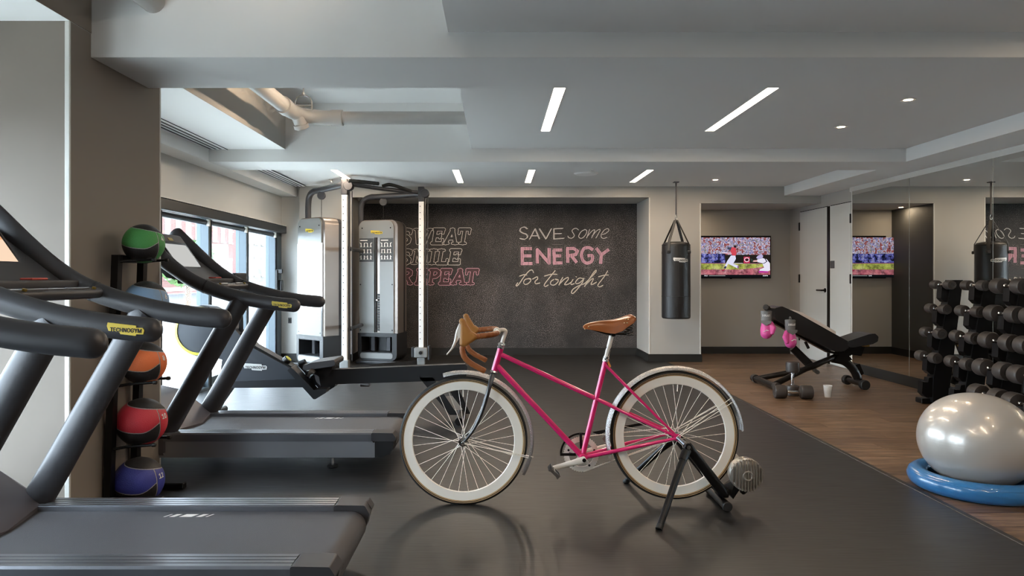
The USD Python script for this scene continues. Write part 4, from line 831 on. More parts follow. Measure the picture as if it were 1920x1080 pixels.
def tower(c, rz, decals):
    T = lambda m: move(m, c, rz=rz)
    W, D, z0, z1 = 0.285, 0.17, 0.045, 1.96
    def shape(w, a, b, r): return sbox(-w, a, w, b).buffer(-r).buffer(r, quad_segs=8)
    sh = unary_union([sbox(-W, 0.42, W, z1).buffer(-0.10).buffer(0.10, quad_segs=8), sbox(-W, 0.42, W, 1.2)])
    tw = cp2('weight_tower', T(extrude(sh, 'y', -D + 0.02, D - 0.10)), 'tower_bezel')
    cp2('tower_core', T(extrude(unary_union([sbox(-W + 0.008, 0.05, W - 0.008, z1 - 0.008).buffer(-0.10).buffer(0.10, quad_segs=8), sbox(-W + 0.008, 0.2, W - 0.008, 1.0)]), 'y', D - 0.10, D - 0.03)), 'tower_black', tw)
    cp2('rear_cover', T(extrude(sh.buffer(-0.01), 'y', D - 0.03, D + 0.03)), 'tower_bezel', tw)
    fs = unary_union([sbox(-W + 0.014, 0.42, W - 0.05, z1 - 0.014).buffer(-0.085).buffer(0.085, quad_segs=8), sbox(-W + 0.014, 0.42, W - 0.05, 1.2)])
    chan = sbox(-0.05, 0.43, 0.032, 1.72)
    cp2('front_cover', T(extrude(fs.difference(chan) if decals else fs, 'y', -D, -D + 0.03)), 'tower_silver', tw)
    bot = sbox(-W, z0, W, 0.42).buffer(-0.0).union(sbox(-W, 0.2, W, 0.42)); bot = sbox(-W, z0, W, 0.60).buffer(-0.09).buffer(0.09, quad_segs=8).intersection(sbox(-W, z0, W, 0.418))
    hole = sbox(-W + 0.05, 0.16, W - 0.07, 0.37)
    bs = cp2('base_cover', T(extrude(bot.difference(hole), 'y', -D - 0.01, D + 0.02)), 'tower_black', tw)
    cp2('base_back', T(bx(-W + 0.04, W - 0.06, D - 0.02, D, 0.15, 0.38)), 'ink_black', bs, smooth=False)
    cp2('kick_plate', T(extrude(sbox(-W + 0.035, 0.075, W - 0.06, 0.15).buffer(-0.03).buffer(0.03), 'y', -D - 0.014, -D - 0.008)), 'tower_silver', bs)
    for q in (-0.13, 0.10): cp2('guide_block', T(rbx(q - 0.03, q + 0.03, -0.03, 0.03, 0.16, 0.36, 0.006, 1)), 'head_grey', bs)
    cp2('foot_plate', T(rbx(-W - 0.02, W + 0.02, -D - 0.05, D + 0.05, 0.0, 0.046, 0.01)), 'tower_black', tw)
    for x, z in ((-0.225, 1.85), (0.19, 1.85), (-0.25, 1.08), (0.215, 1.08), (-0.25, 0.46), (0.215, 0.46)):
        cp2('screw', T(cyl((x, -D - 0.004, z), (x, -D + 0.002, z), 0.009, 10)), 'steel_black', tw)
    if decals:
        cp2('slot_back', T(bx(-0.05, 0.032, -D + 0.028, -D + 0.031, 0.43, 1.72)), 'ink_black', tw, smooth=False)
        cp2('slot_rail', T(cyl((-0.028, -D + 0.006, 0.43), (-0.028, -D + 0.006, 1.72), 0.013, 10)), 'head_grey', tw)
        for k in range(15):
            cp2('weight_plate', T(rbx(-0.012, 0.028, -D + 0.004, -D + 0.026, 0.45 + k * 0.034, 0.478 + k * 0.034, 0.004, 1)), 'tower_black', tw)
        cp2('selector_pin', T(cyl((0.006, -D - 0.04, 0.87), (0.006, -D + 0.01, 0.87), 0.011, 10)), 'chrome', tw)
        for x0, x1 in ((-W + 0.02, -0.055), (0.038, W - 0.055)):
            dc = cp2('instruction_decal', T(bx(x0, x1, -D - 0.0015, -D, 1.39, 1.71)), 'decal_grey', tw, smooth=False)
            cp2('decal_heading', T(bx(x0 + 0.012, x0 + 0.12, -D - 0.0025, -D - 0.0012, 1.675, 1.688)), 'ink_white', dc, smooth=False)
            for r_ in range(3):
                for q in range(4):
                    xa = x0 + 0.025 + q * (x1 - x0 - 0.04) / 3.6; za = 1.43 + r_ * 0.085
                    fig = unary_union([Point(xa, za + 0.043).buffer(0.006, quad_segs=3), LineString([(xa, za + 0.04), (xa, za + 0.018)]).buffer(0.006), LineString([(xa - 0.008, za - 0.008), (xa, za + 0.018), (xa + 0.009, za - 0.008)]).buffer(0.004), LineString([(xa, za + 0.034), (xa + (0.017 if (q + r_) % 2 else -0.017), za + 0.026 + 0.012 * ((q * 3 + r_) % 3))]).buffer(0.0035)])
                    cp2('exercise_figure', T(extrude(fig, 'y', -D - 0.0025, -D - 0.0012)), 'ink_white', dc, smooth=False)
    else:
        cp2('clear_sheet', T(bx(-W + 0.02, W - 0.01, -D - 0.012, -D - 0.009, 0.36, 1.62)), 'clear_cover', tw, smooth=False)
    off = np.array(c) - np.array([-1.5, 9.1, 0])
    brand_plate(cm, lambda m: move(move(facing(m), (-0.012, -D - 0.001, 1.79)), tuple(off), rz=rz), 0.175)
    return tw
tower(T1, -39, False); tower(T2, -14, True)
# bent tubes from the towers to the posts
for T_, P_, px, Yv, hz in ((T1, P1, 578, 9.2, 2.31), (T2, P2, 677, 9.62, 2.285)):
    v = at(px, 400, Yv); v[2] = 1.9
    q = np.array([P_[0], P_[1], hz + 0.02]); d = (q - np.array([v[0], v[1], hz])); d = d / np.linalg.norm(d)
    tb_ = cp2('bent_tube', tube(smooth_path([v, v + [0, 0, hz - 1.9 - 0.16], v + [0, 0, hz - 1.9 - 0.05] + d * 0.035, v + [0, 0, hz - 1.9] + d * 0.14, v * [1, 1, 0] + [0, 0, hz] + d * 0.3, q], 6), 0.040, 16), 'head_grey')
    m = (v * [1, 1, 0] + np.array([0, 0, hz])) * 0.62 + q * 0.38
    cp2('pulley_guard', move(lathe([(0, -0.02), (0.05, -0.02), (0.055, -0.012), (0.055, 0.012), (0.05, 0.02), (0, 0.02)], (0, 0, 0), (0, 1, 0), 24), m - [0, 0.0, 0.075]), 'head_grey', tb_)
    cp2('cable', cyl(m - [0, 0, 0.1], (m[0], m[1], 1.93), 0.004, 6), 'ink_black', tb_)
    ps = cp2('pulley_post', rbx(P_[0] - 0.034, P_[0] + 0.034, P_[1] - 0.034, P_[1] + 0.034, 0.10, 2.22, 0.008), 'pole_white')
    for k in range(22): cp2('adjustment_hole', cyl((P_[0] - 0.012, P_[1] - 0.0355, 0.35 + k * 0.085), (P_[0] - 0.012, P_[1] - 0.03, 0.35 + k * 0.085), 0.0065, 8), 'head_grey', ps)
    for s in (0.05, 0.085): cp2('guide_cable', cyl((P_[0] + s, P_[1] + 0.02, 0.15), (P_[0] + s, P_[1] + 0.02, 2.25), 0.006 if s > 0.06 else 0.012, 8), 'head_grey', ps)
    hd_ = cp2('post_head', rbx(P_[0] - 0.042, P_[0] + 0.042, P_[1] - 0.045, P_[1] + 0.045, 2.20, 2.40, 0.012), 'head_grey')
    cp2('pulley_wheel', lathe([(0, -0.055), (0.052, -0.055), (0.058, -0.045), (0.058, 0.045), (0.052, 0.055), (0, 0.055)], P_ + [0.05, 0, 2.31], (0, 1, 0), 28), 'head_grey', hd_)
    cp2('post_foot', rbx(P_[0] - 0.055, P_[0] + 0.055, P_[1] - 0.055, P_[1] + 0.055, 0.0, 0.16, 0.012), 'tower_silver')
car = cp2('pulley_carriage', rbx(P2[0] - 0.09, P2[0] + 0.09, P2[1] - 0.085, P2[1] + 0.05, 0.10, 0.235, 0.015), 'tower_silver')
cp2('carriage_knob', cyl((P2[0], P2[1] - 0.11, 0.17), (P2[0], P2[1] - 0.08, 0.17), 0.022, 16, bevel=0.004), 'steel_black', car); cp2('carriage_side', rbx(P2[0] + 0.085, P2[0] + 0.13, P2[1] - 0.07, P2[1] + 0.06, 0.06, 0.26, 0.02), 'tower_black', car)
cp2('carriage_side', rbx(P2[0] - 0.13, P2[0] - 0.085, P2[1] - 0.06, P2[1] + 0.05, 0.10, 0.24, 0.01), 'tower_black', car)
a, b = P1 + [0.06, 0, 2.335], P2 + [-0.03, 0, 2.325]
pb = cp2('pull_up_bar', tube(smooth_path([a, a * 0.55 + b * 0.45 + [0, 0, -0.01], b], 6), 0.026, 14), 'head_grey')
cp2('grip', tube([a + [0.0, -0.06, 0.035], a * 0.6 + b * 0.4 + [0.02, -0.16, 0.03]], 0.024, 12, cap=0.01), 'rubber_black', pb)
cp2('grip', tube(smooth_path([a * 0.55 + b * 0.45 + [0, -0.03, 0.02], a * 0.4 + b * 0.6 + [0, -0.10, 0.045], a * 0.12 + b * 0.88 + [0, -0.04, 0.0]], 6), 0.022, 12), 'rubber_black', pb)
for z in (1.54, 0.53):
    cp2('cross_tube', tube([P1 + [0.03, 0.02, z], T2 + [-0.27, 0.0, z]], 0.026, 12), 'tower_black')
cp2('floor_beam', hull([p + np.array(d) for p in (P1, (P1 + P2) / 2 + [0, 0.1, 0]) for d in ((-0.05, -0.05, 0.005), (0.05, 0.05, 0.005), (-0.05, -0.05, 0.06), (0.05, 0.05, 0.06))]), 'tower_black')
cp2('floor_beam', hull([p + np.array(d) for p in (P2, (P1 + P2) / 2 + [0, 0.1, 0]) for d in ((-0.05, -0.05, 0.005), (0.05, 0.05, 0.005), (-0.05, -0.05, 0.06), (0.05, 0.05, 0.06))]), 'tower_black')
# ---------------------------------------------------------------- chalkboard with its lettering
mat('chalk_white', '#d0cbc4', 0.9); mat('chalk_pink', '#d3a0ae', 0.9); mat('chalk_faint', '#8d8683', 0.9); mat('chalk_rose', '#5a4348', 0.9); mat('chalk_cream', '#d8cfbc', 0.9); mat('chalk_smudge', '#62605e', 0.9)
cb = thing('chalkboard', 'black chalkboard filling the niche, lettered in white and pink chalk', 'chalkboard', (0.048, YC - 0.004, 1.2))
part('board', bx(-2.021, 2.118, YC - 0.004, YC, 0.108, 2.285), 'chalkboard', cb, local=False, smooth=False)
kx = YC / F
def W2(x, y): return ((x - CX) * kx, H - (y - CY) * kx)
def chalk(shape, material, lift=0.0012, nm='chalk_letter'):
    shape = shape.simplify(0.0006)
    if shape.is_empty: return
    part(nm, extrude(shape, 'y', YC - 0.004 - lift, YC - 0.004 - lift + 0.0009), material, cb, local=False, smooth=False)
SK = {   # skeletons in a unit box: heavy strokes, then slab serifs
    'S': ([[(.86, .82), (.68, .95), (.40, .97), (.20, .86), (.18, .68), (.36, .56), (.66, .46), (.84, .32), (.80, .12), (.58, .02), (.32, .04), (.14, .18)]], [[(.86, .95), (.86, .68)], [(.13, .03), (.13, .32)]]),
    'W': ([[(.10, .97), (.28, .03)], [(.28, .03), (.50, .80)], [(.50, .80), (.70, .03)], [(.70, .03), (.90, .97)]], [[(-.02, .97), (.24, .97)], [(.76, .97), (1.02, .97)], [(.38, .82), (.60, .82)]]),
    'E': ([[(.22, .03), (.22, .97)], [(.10, .97), (.88, .97)], [(.10, .03), (.92, .03)], [(.22, .52), (.66, .52)]], [[(.88, .97), (.86, .72)], [(.92, .03), (.92, .28)], [(.66, .64), (.66, .40)], [(.05, .97), (.3, .97)], [(.05, .03), (.3, .03)]]),
    'A': ([[(.14, .03), (.52, .97)], [(.52, .97), (.86, .03)], [(.27, .36), (.74, .36)]], [[(-.02, .03), (.32, .03)], [(.66, .03), (1.03, .03)], [(.40, .97), (.60, .97)]]),
    'T': ([[(.50, .03), (.50, .97)], [(.06, .97), (.94, .97)]], [[(.06, .97), (.04, .70)], [(.94, .97), (.96, .70)], [(.26, .03), (.74, .03)]]),
    'M': ([[(.15, .03), (.18, .97)], [(.18, .97), (.50, .25)], [(.50, .25), (.82, .97)], [(.82, .97), (.86, .03)]], [[(0, .03), (.30, .03)], [(.70, .03), (1.0, .03)], [(.05, .97), (.22, .97)], [(.78, .97), (.96, .97)]]),
    'I': ([[(.5, .03), (.5, .97)]], [[(.1, .03), (.9, .03)], [(.1, .97), (.9, .97)]]),
    'L': ([[(.28, .03), (.28, .97)], [(.10, .03), (.92, .03)]], [[(.06, .97), (.52, .97)], [(.92, .03), (.92, .30)]]),
    'R': ([[(.22, .03), (.22, .97)], [(.10, .97), (.56, .97), (.78, .86), (.80, .68), (.62, .54), (.22, .50)], [(.48, .52), (.88, .03)]], [[(.04, .03), (.42, .03)], [(.74, .03), (1.0, .03)]]),
    'P': ([[(.24, .03), (.24, .97)], [(.10, .97), (.60, .97), (.84, .85), (.84, .65), (.62, .50), (.24, .48)]], [[(.04, .03), (.46, .03)]]),
}
def outlined(word, spans, y0, y1, slant, line, fill):
    for ch, (x0, x1) in zip(word, spans):
        def pt(u, v):
            y = y1 + (y0 - y1) * v; return W2(x0 + (x1 - x0) * u + slant * (v - 0.5) * (y1 - y0), y)
        w = 0.026 if ch not in 'WM' else 0.022
        body = unary_union([LineString([pt(*p) for p in s]).buffer(w, join_style=1, cap_style=1, quad_segs=4) for s in SK[ch][0]] + [LineString([pt(*p) for p in s]).buffer(w * 0.72, cap_style=1, quad_segs=3) for s in SK[ch][1]])
        ring = body.boundary.buffer(0.0048, quad_segs=2)
        chalk(ring, line)
        if fill: chalk(body.buffer(-0.009), fill, 0.0005, 'chalk_shading')
sl = 0.16
outlined('SWEAT', ((752, 772), (776, 808), (810, 833), (834, 859), (859, 880)), 429.5, 457, sl, 'chalk_white', None)
outlined('SMILE', ((752, 772), (774, 803), (805, 818), (820, 841), (842, 864)), 468.5, 494.5, sl, 'chalk_white', None)
outlined('REPEAT', ((751, 774), (780, 801), (804, 825), (825, 846), (848, 874), (873, 895)), 505.5, 532.5, sl, 'chalk_pink', 'chalk_rose')
zx = lambda pts: [W2(955 + x / 7.715, 415 + y / 7.715) for x, y in pts]
def strokes(lines, w, material, nm='chalk_letter', smooth=True, double=None):
    out = []
    for l in lines:
        q = np.array(zx(l))
        if smooth and len(q) > 2: q = smooth_path(np.c_[q, np.zeros(len(q))], 5)[:, :2]
        out.append(LineString(q).buffer(w, quad_segs=3))
        if double: out.append(LineString(q + np.array(double)).buffer(w * 0.8, quad_segs=3))
    chalk(unary_union(out), material, nm=nm)
D = (0.011, 0.006)
for ls, sm in (([[(255, 112), (215, 85), (165, 100), (150, 140), (185, 170), (240, 190), (257, 230), (215, 262), (150, 250)]], True), ([[(290, 260), (368, 110), (430, 255)], [(325, 212), (402, 212)]], False),
               ([[(430, 110), (525, 258), (603, 110)]], False), ([[(640, 110), (640, 258), (785, 248)], [(640, 110), (768, 105)], [(650, 182), (748, 180)]], False)):
    strokes(ls, 0.0052, 'chalk_white', smooth=sm, double=D)
for ls in ([[(1000, 125), (970, 103), (930, 110), (906, 140), (928, 178), (938, 212), (905, 243), (862, 238), (848, 215)]], [[(1092, 118), (1040, 148), (1005, 205), (1015, 240), (1060, 240), (1108, 185), (1120, 135), (1092, 118)]],
           [[(1160, 118), (1118, 242)], [(1128, 218), (1185, 150), (1226, 122), (1233, 142), (1190, 238)], [(1198, 212), (1258, 142), (1306, 116), (1308, 142), (1252, 242)]], [[(1345, 192), (1400, 170), (1440, 130), (1420, 106), (1372, 128), (1330, 190), (1332, 235), (1370, 246), (1412, 232)]]):
    strokes(ls, 0.0058, 'chalk_white')
heavy = {'E': [[(185, 385), (190, 618)], [(165, 395), (325, 395)], [(165, 500), (320, 500)], [(165, 612), (335, 610)]], 'N': [[(405, 610), (405, 410), (575, 605), (575, 385)]], 'F': [[(645, 410), (650, 605)], [(630, 415), (765, 415)], [(640, 500), (750, 500)], [(630, 605), (770, 600)]],
         'R': [[(845, 600), (840, 395)], [(820, 395), (930, 392), (985, 430), (960, 480), (850, 500)], [(900, 500), (975, 598)]], 'G': [[(1210, 415), (1150, 380), (1080, 395), (1045, 470), (1060, 560), (1120, 605), (1190, 575), (1200, 500), (1130, 498)]], 'Y': [[(1255, 385), (1330, 485), (1440, 405)], [(1330, 485), (1320, 615)]]}
for k, ls in heavy.items():
    sh = unary_union([LineString(zx(l) if k != 'G' else smooth_path(np.c_[np.array(zx(l)), np.zeros(len(l))], 4)[:, :2]).buffer(0.0245, cap_style=2, join_style=1) for l in ls])
    rg = random.Random(ord(k)); x0, y0, x1, y1 = sh.bounds
    gaps = unary_union([LineString([(x, y), (x + rg.uniform(-0.012, 0.012), y + rg.uniform(0.05, 0.12))]).buffer(0.0014) for x, y in [(rg.uniform(x0, x1), rg.uniform(y0 - 0.05, y1)) for _ in range(26)]])
    chalk(sh.difference(gaps), 'chalk_pink')
    chalk(sh.buffer(0.022).boundary.buffer(0.0018).intersection(unary_union([sbox(x0 + a, y0 - 0.05, x0 + a + rg.uniform(0.02, 0.06), y1 + 0.05) for a in np.arange(-0.03, x1 - x0 + 0.02, 0.075)])), 'chalk_faint', 0.0006, 'chalk_outline')
for ls in ([[(350, 742), (332, 706), (292, 712), (240, 765), (190, 830), (140, 905), (105, 936), (97, 922), (122, 888)], [(148, 792), (210, 770), (252, 776)]], [[(275, 828), (228, 840), (206, 880), (226, 912), (270, 900), (308, 860), (308, 830), (275, 828), (300, 840)]], [[(335, 835), (398, 802), (410, 830), (372, 868), (382, 902), (440, 890)]],
           [[(662, 712), (590, 800), (520, 890), (503, 925), (520, 942), (562, 920)], [(508, 792), (600, 766), (690, 766)]], [[(642, 840), (602, 868), (598, 912), (648, 920), (698, 880), (706, 845), (662, 836), (690, 850)]], [[(772, 810), (742, 860), (716, 922)], [(722, 908), (790, 840), (848, 810), (850, 840), (812, 888), (800, 916), (850, 908), (890, 880)]],
           [[(922, 838), (892, 888), (896, 915), (938, 898)], [(962, 800), (970, 803)]], [[(1072, 830), (1012, 820), (966, 860), (960, 896), (1000, 896), (1050, 860), (1080, 822), (1050, 892), (982, 980), (922, 1040), (896, 1030), (922, 980), (1000, 932), (1090, 900)]],
           [[(1088, 900), (1160, 830), (1250, 732), (1250, 706), (1210, 750), (1150, 840), (1086, 942)], [(1108, 912), (1180, 842), (1216, 830), (1192, 880), (1180, 912), (1216, 905), (1260, 878)]], [[(1422, 716), (1370, 800), (1292, 900), (1280, 936), (1310, 946), (1352, 925)], [(1288, 802), (1360, 780), (1432, 775)]]):
    strokes(ls, 0.0058, 'chalk_cream'); strokes([[(x + 5, y + 8) for x, y in l] for l in ls], 0.0026, 'chalk_faint', 'chalk_outline')
for l in ([(1070, 662), (1180, 668)], [(1080, 680), (1160, 682)], [(640, 680), (700, 688), (760, 670)], [(620, 335), (770, 335)], [(190, 360), (320, 358)], [(1020, 330), (1050, 290), (1100, 270), (1150, 280)], [(1320, 660), (1390, 662)]):
    strokes([l], 0.002, 'chalk_faint', 'chalk_outline')
# ---------------------------------------------------------------- double door
for n, (ya, yb, hinge, nm) in enumerate(((10.225, 9.372, 1, 'door_1'), (9.300, 8.752, -1, 'door_2'))):
    d = thing(nm, kind='structure')
    part('leaf', rbx(XD - 0.012, XD + 0.02, yb, ya, 0.008, 2.140, 0.003, 1), 'door_paint', d)
    hy = ya + 0.01 if hinge > 0 else yb - 0.005
    for z in (1.93, 1.16, 0.30):
        part('hinge', rbx(XD - 0.02, XD + 0.0, hy - 0.022, hy + 0.022, z - 0.06, z + 0.06, 0.003, 1), 'black_metal', d)
    part('top_gap', bx(XD - 0.002, XD + 0.01, yb, ya, 2.141, 2.150), 'ink_black', d, smooth=False)
    if n == 0:
        part('astragal', bx(XD - 0.016, XD + 0.01, 9.300, 9.372, 0.008, 2.140), 'black_metal', d, smooth=False)
        h = part('lever_handle', tube(smooth_path([(XD - 0.012, 9.43, 1.0), (XD - 0.055, 9.43, 1.0), (XD - 0.065, 9.45, 1.0), (XD - 0.065, 9.57, 1.0)], 4), 0.011, 10), 'black_metal', d)
        part('rose', cyl((XD - 0.02, 9.43, 1.0), (XD - 0.01, 9.43, 1.0), 0.03, 18), 'black_metal', h)
    else:
        part('access_plate', rbx(XD - 0.020, XD - 0.010, 9.17, 9.28, 1.30, 1.40, 0.004, 1), 'switch_grey', d)
# ---------------------------------------------------------------- wall screen showing a ball game
mat('bezel', '#0b0a0d', 0.25)
YS = YT - 0.055
tv = thing('television', 'flat wall television showing a baseball batter, half behind the column', 'television', ((2.96 + 4.196) / 2, YS, 1.486))
part('casing', rbx(2.955, 4.20, YS, YT - 0.01, 1.160, 1.812, 0.006, 1), 'bezel', tv, local=False)
zy = YS / F
def TVp(pts): return Polygon([((1310 + x / 12 - CX) * zy, H - (436 + y / 12 - CY) * zy) for x, y in pts]).buffer(0)
def show(nm, pts, col, lift, st=1.0, poly=None):
    m_ = 'tv_' + nm
    if m_ not in M: emit(m_, lin(col), st * 0.42)
    part(nm if '_' in nm else 'picture_' + nm, extrude(poly if poly is not None else TVp(pts), 'y', YS - 0.0004 * lift, YS - 0.0004 * lift + 0.0003), m_, tv, local=False, smooth=False)
def noisy(nm, scale, stops, sat):
    usdkit.material(stage, '/World/Looks/' + nm, {'tc': ('texture_coordinate', {}), 'v': ('noise_texture', dict(scale=scale, detail=3.0, roughness=0.75)), 'v2': ('noise_texture', dict(scale=scale * 0.42, detail=4.0, roughness=0.7)),
        'r': ('rgb_ramp', {'ramp': [(p, lin(c)) for p, c in stops]}), 'r2': ('rgb_ramp', {'ramp': [(0.35, (0.12, 0.10, 0.14)), (0.6, (1, 1, 1))]}), 'm': ('mix_color', dict(blend_type='multiply', fac=0.8)), 'e': ('emission', dict(strength=sat))},
        [('tc.object', 'v.vector'), ('tc.object', 'v2.vector'), ('v2.fac', 'r.fac'), ('v.fac', 'r2.fac'), ('r.color', 'm.a'), ('r2.color', 'm.b'), ('m.result', 'e.color')], surface='e.emission')
    M[nm] = UsdShade.Material.Get(stage, '/World/Looks/' + nm)
noisy('tv_crowd', 34.0, ((0.30, '#3a2a50'), (0.38, '#a06a6a'), (0.44, '#a03030'), (0.5, '#e8e8f4'), (0.55, '#6a62c0'), (0.6, '#cfc0a0'), (0.68, '#5a6a9a'), (0.75, '#e0e0f0')), 0.42)
noisy('tv_dugout', 22.0, ((0.30, '#1a1a30'), (0.45, '#28284a'), (0.52, '#7478d8'), (0.60, '#b8b8f0'), (0.7, '#2a2440')), 0.36)
noisy('tv_turf', 9.0, ((0.3, '#a8b05a'), (0.5, '#b9c25a'), (0.7, '#cfc890')), 0.42); noisy('tv_dirt', 11.0, ((0.3, '#b0506a'), (0.5, '#c87880'), (0.7, '#d8a0a8')), 0.42)
show('crowd', [(-370, 110), (1608, 110), (1608, 520), (-370, 520)], '#ffffff', 1); show('dugout', [(-370, 480), (600, 480), (600, 690), (-370, 690)], '#ffffff', 2)
show('dark_wall', [(590, 505), (1608, 500), (1608, 690), (590, 690)], '#2a2622', 2, 0.8); show('turf', [(-370, 690), (1608, 700), (1608, 840), (-370, 840)], '#ffffff', 3)
show('dirt', [(-370, 830), (900, 830), (1250, 800), (1450, 770), (1608, 765), (1608, 950), (-370, 950)], '#ffffff', 4); show('wall_line', [(-370, 682), (1608, 690), (1608, 704), (-370, 698)], '#8a4a6a', 4)
show('base_line', [(780, 684), (990, 684), (990, 696), (780, 696)], '#e8e8f0', 5); show('caption_bar', [(-370, 950), (1608, 950), (1608, 1012), (-370, 1012)], '#15181c', 4, 0.7)
show('ad_board', [(1012, 545), (1150, 545), (1150, 690), (1012, 690)], '#c03a58', 5, 1.0)
show('ad_ring', None, '#f4e8f0', 6, 1.0, TVp([(1082 + 58 * math.cos(t), 612 + 52 * math.sin(t)) for t in np.linspace(0, 6.28, 24)]).difference(TVp([(1082 + 44 * math.cos(t), 612 + 38 * math.sin(t)) for t in np.linspace(0, 6.28, 24)])))
show('ad_mark', [(1050, 596), (1120, 590), (1116, 634), (1056, 636)], '#2a2630', 7, 0.6)
show('jersey', [(745, 330), (830, 330), (848, 430), (836, 520), (760, 515), (720, 470), (715, 400)], '#d04a58', 6); show('sleeve', [(650, 330), (745, 330), (720, 400), (640, 370)], '#4a5068', 6, 0.8); show('helmet', [(780, 290), (850, 290), (850, 340), (800, 345)], '#3a2430', 7, 0.8); show('arm', [(560, 440), (740, 455), (735, 488), (560, 472)], '#d8a8b8', 7); show('bat', [(510, 438), (640, 448), (640, 462), (510, 452)], '#d8d8f0', 8)
show('trousers', [(725, 515), (825, 520), (838, 590), (800, 660), (770, 700), (880, 740), (892, 790), (860, 800), (700, 720), (660, 700), (615, 790), (580, 770), (640, 640)], '#dcdcf4', 7); show('sock', [(590, 755), (628, 770), (600, 820), (560, 800)], '#3a3a58', 8, 0.8); show('shoe', [(520, 855), (580, 815), (590, 840), (545, 872)], '#a02a48', 8); show('sock_rear', [(870, 750), (900, 755), (898, 815), (872, 812)], '#8a5a88', 8)
show('catcher', [(1310, 610), (1440, 575), (1530, 600), (1600, 690), (1608, 850), (1540, 880), (1360, 880), (1370, 830), (1470, 790), (1430, 690), (1320, 665)], '#e6e4f4', 6); show('mask', [(1290, 570), (1330, 520), (1400, 490), (1450, 520), (1440, 570), (1340, 600)], '#b8b0d8', 7); show('forearm', [(1215, 625), (1320, 620), (1322, 660), (1215, 662)], '#d8a8a8', 7); show('mitt', [(1150, 580), (1200, 590), (1235, 650), (1190, 660)], '#3a4a44', 8, 0.7)
show('strap', [(1480, 590), (1495, 585), (1545, 650), (1470, 700), (1400, 705), (1400, 692), (1465, 688), (1520, 650)], '#2a2a40', 8, 0.6); show('shin_guard', [(1350, 860), (1560, 870), (1560, 905), (1350, 905)], '#b83a98', 8)
for s, x, w in (('GOLF', 165, 78), ('ESPN', 1500, 108)):
    t = facing(text(s, 0.017, True, 0.0003, width=w / 12 * zy)); t.apply_translation([(1310 + x / 12 - CX) * zy, YS - 0.0026, H - (436 + 972 / 12 - CY) * zy])
    if 'tv_white' not in M: emit('tv_white', (0.85, 0.85, 0.9), 0.42)
    part('caption', t, 'tv_white', tv, local=False, smooth=False)
show('ticker', [(230, 965), (600, 965), (600, 982), (230, 982)], '#9a9a98', 6, 0.8); part('sensor', bx(3.57, 3.60, YS - 0.004, YS + 0.01, 1.150, 1.162), 'bezel', tv, local=False, smooth=False)
# ---------------------------------------------------------------- punching bag
mat('bag_leather', '#1d1c1c', 0.45, bump=0.25, bscale=60, bdist=0.004); mat('rod_grey', '#57575a', 0.4, 0.4); mat('strap_black', '#232222', 0.6)
pc = np.array([2.372, 9.12, 0])
bag = thing('punching_bag', 'black cylindrical punching bag hanging from the ceiling before the column', 'punching bag', pc + [0, 0, 0.634])
pp = lambda nm, m, mt, par=None, **k: part(nm, m, mt, par or bag, local=False, **k)
body = pp('bag_body', lathe([(0, 0.634), (0.165, 0.634), (0.178, 0.640), (0.186, 0.656), (0.186, 0.95), (0.184, 1.58), (0.181, 1.61), (0.165, 1.632), (0.10, 1.65), (0, 1.655)], pc, (0, 0, 1), 48), 'bag_leather')
pp('seam_band', torus(pc + [0, 0, 1.607], (0, 0, 1), 0.1815, 0.004, 48, 8), 'strap_black', body); pp('seam_band', torus(pc + [0, 0, 0.93], (0, 0, 1), 0.1865, 0.003, 48, 8), 'strap_black', body)
for k in range(4):
    t = PI / 4 + k * PI / 2; r = np.array([math.cos(t), math.sin(t), 0])
    sp_ = pp('strap', tube([pc + r * 0.189 + [0, 0, 1.50], pc + r * 0.186 + [0, 0, 1.62], pc + r * 0.02 + [0, 0, 1.935]], (0.004, 0.021), 8, up=(-r[1], r[0], 0)), 'strap_black')
    pp('buckle', rbx(*[v for a in zip(pc + r * 0.189 - 0.022, pc + r * 0.189 + 0.022) for v in a][:4], 1.49, 1.53, 0.006, 1), 'strap_black', sp_)
pp('hook', tube(smooth_path([pc + [0, 0, 2.02], pc + [0.012, 0, 1.99], pc + [0.012, 0, 1.955], pc + [0, 0, 1.94], pc + [-0.012, 0, 1.955], pc + [-0.010, 0, 1.975]], 5), 0.005, 8), 'chrome')
pp('hanging_rod', cyl(pc + [0, 0, 2.01], pc + [0, 0, 2.44], 0.011, 12), 'rod_grey'); pp('ceiling_plate', rbx(pc[0] - 0.035, pc[0] + 0.035, pc[1] - 0.035, pc[1] + 0.035, 2.432, 2.444, 0.003, 1), 'rod_grey')
bend = lambda m, r=0.186: trimesh.Trimesh(np.stack([pc[0] + (r - m.vertices[:, 1] * -1) * np.sin(m.vertices[:, 0] / r), pc[1] - (r - m.vertices[:, 1]) * np.cos(m.vertices[:, 0] / r), m.vertices[:, 2] + 1.40], 1), m.faces, process=False)
def on_bag(m):
    m = facing(m).subdivide_to_size(0.02); v = m.vertices; r = 0.1855 - v[:, 1]; a = (v[:, 0] + 0.02) / 0.1855
    off = (pc + [0, 0, 0.634]); w = np.stack([pc[0] + r * np.sin(a), pc[1] - r * np.cos(a), v[:, 2] + 1.405], 1) - off
    return trimesh.Trimesh(w, m.faces, process=False)
brand_plate(bag, on_bag, 0.205, 'plate_white')
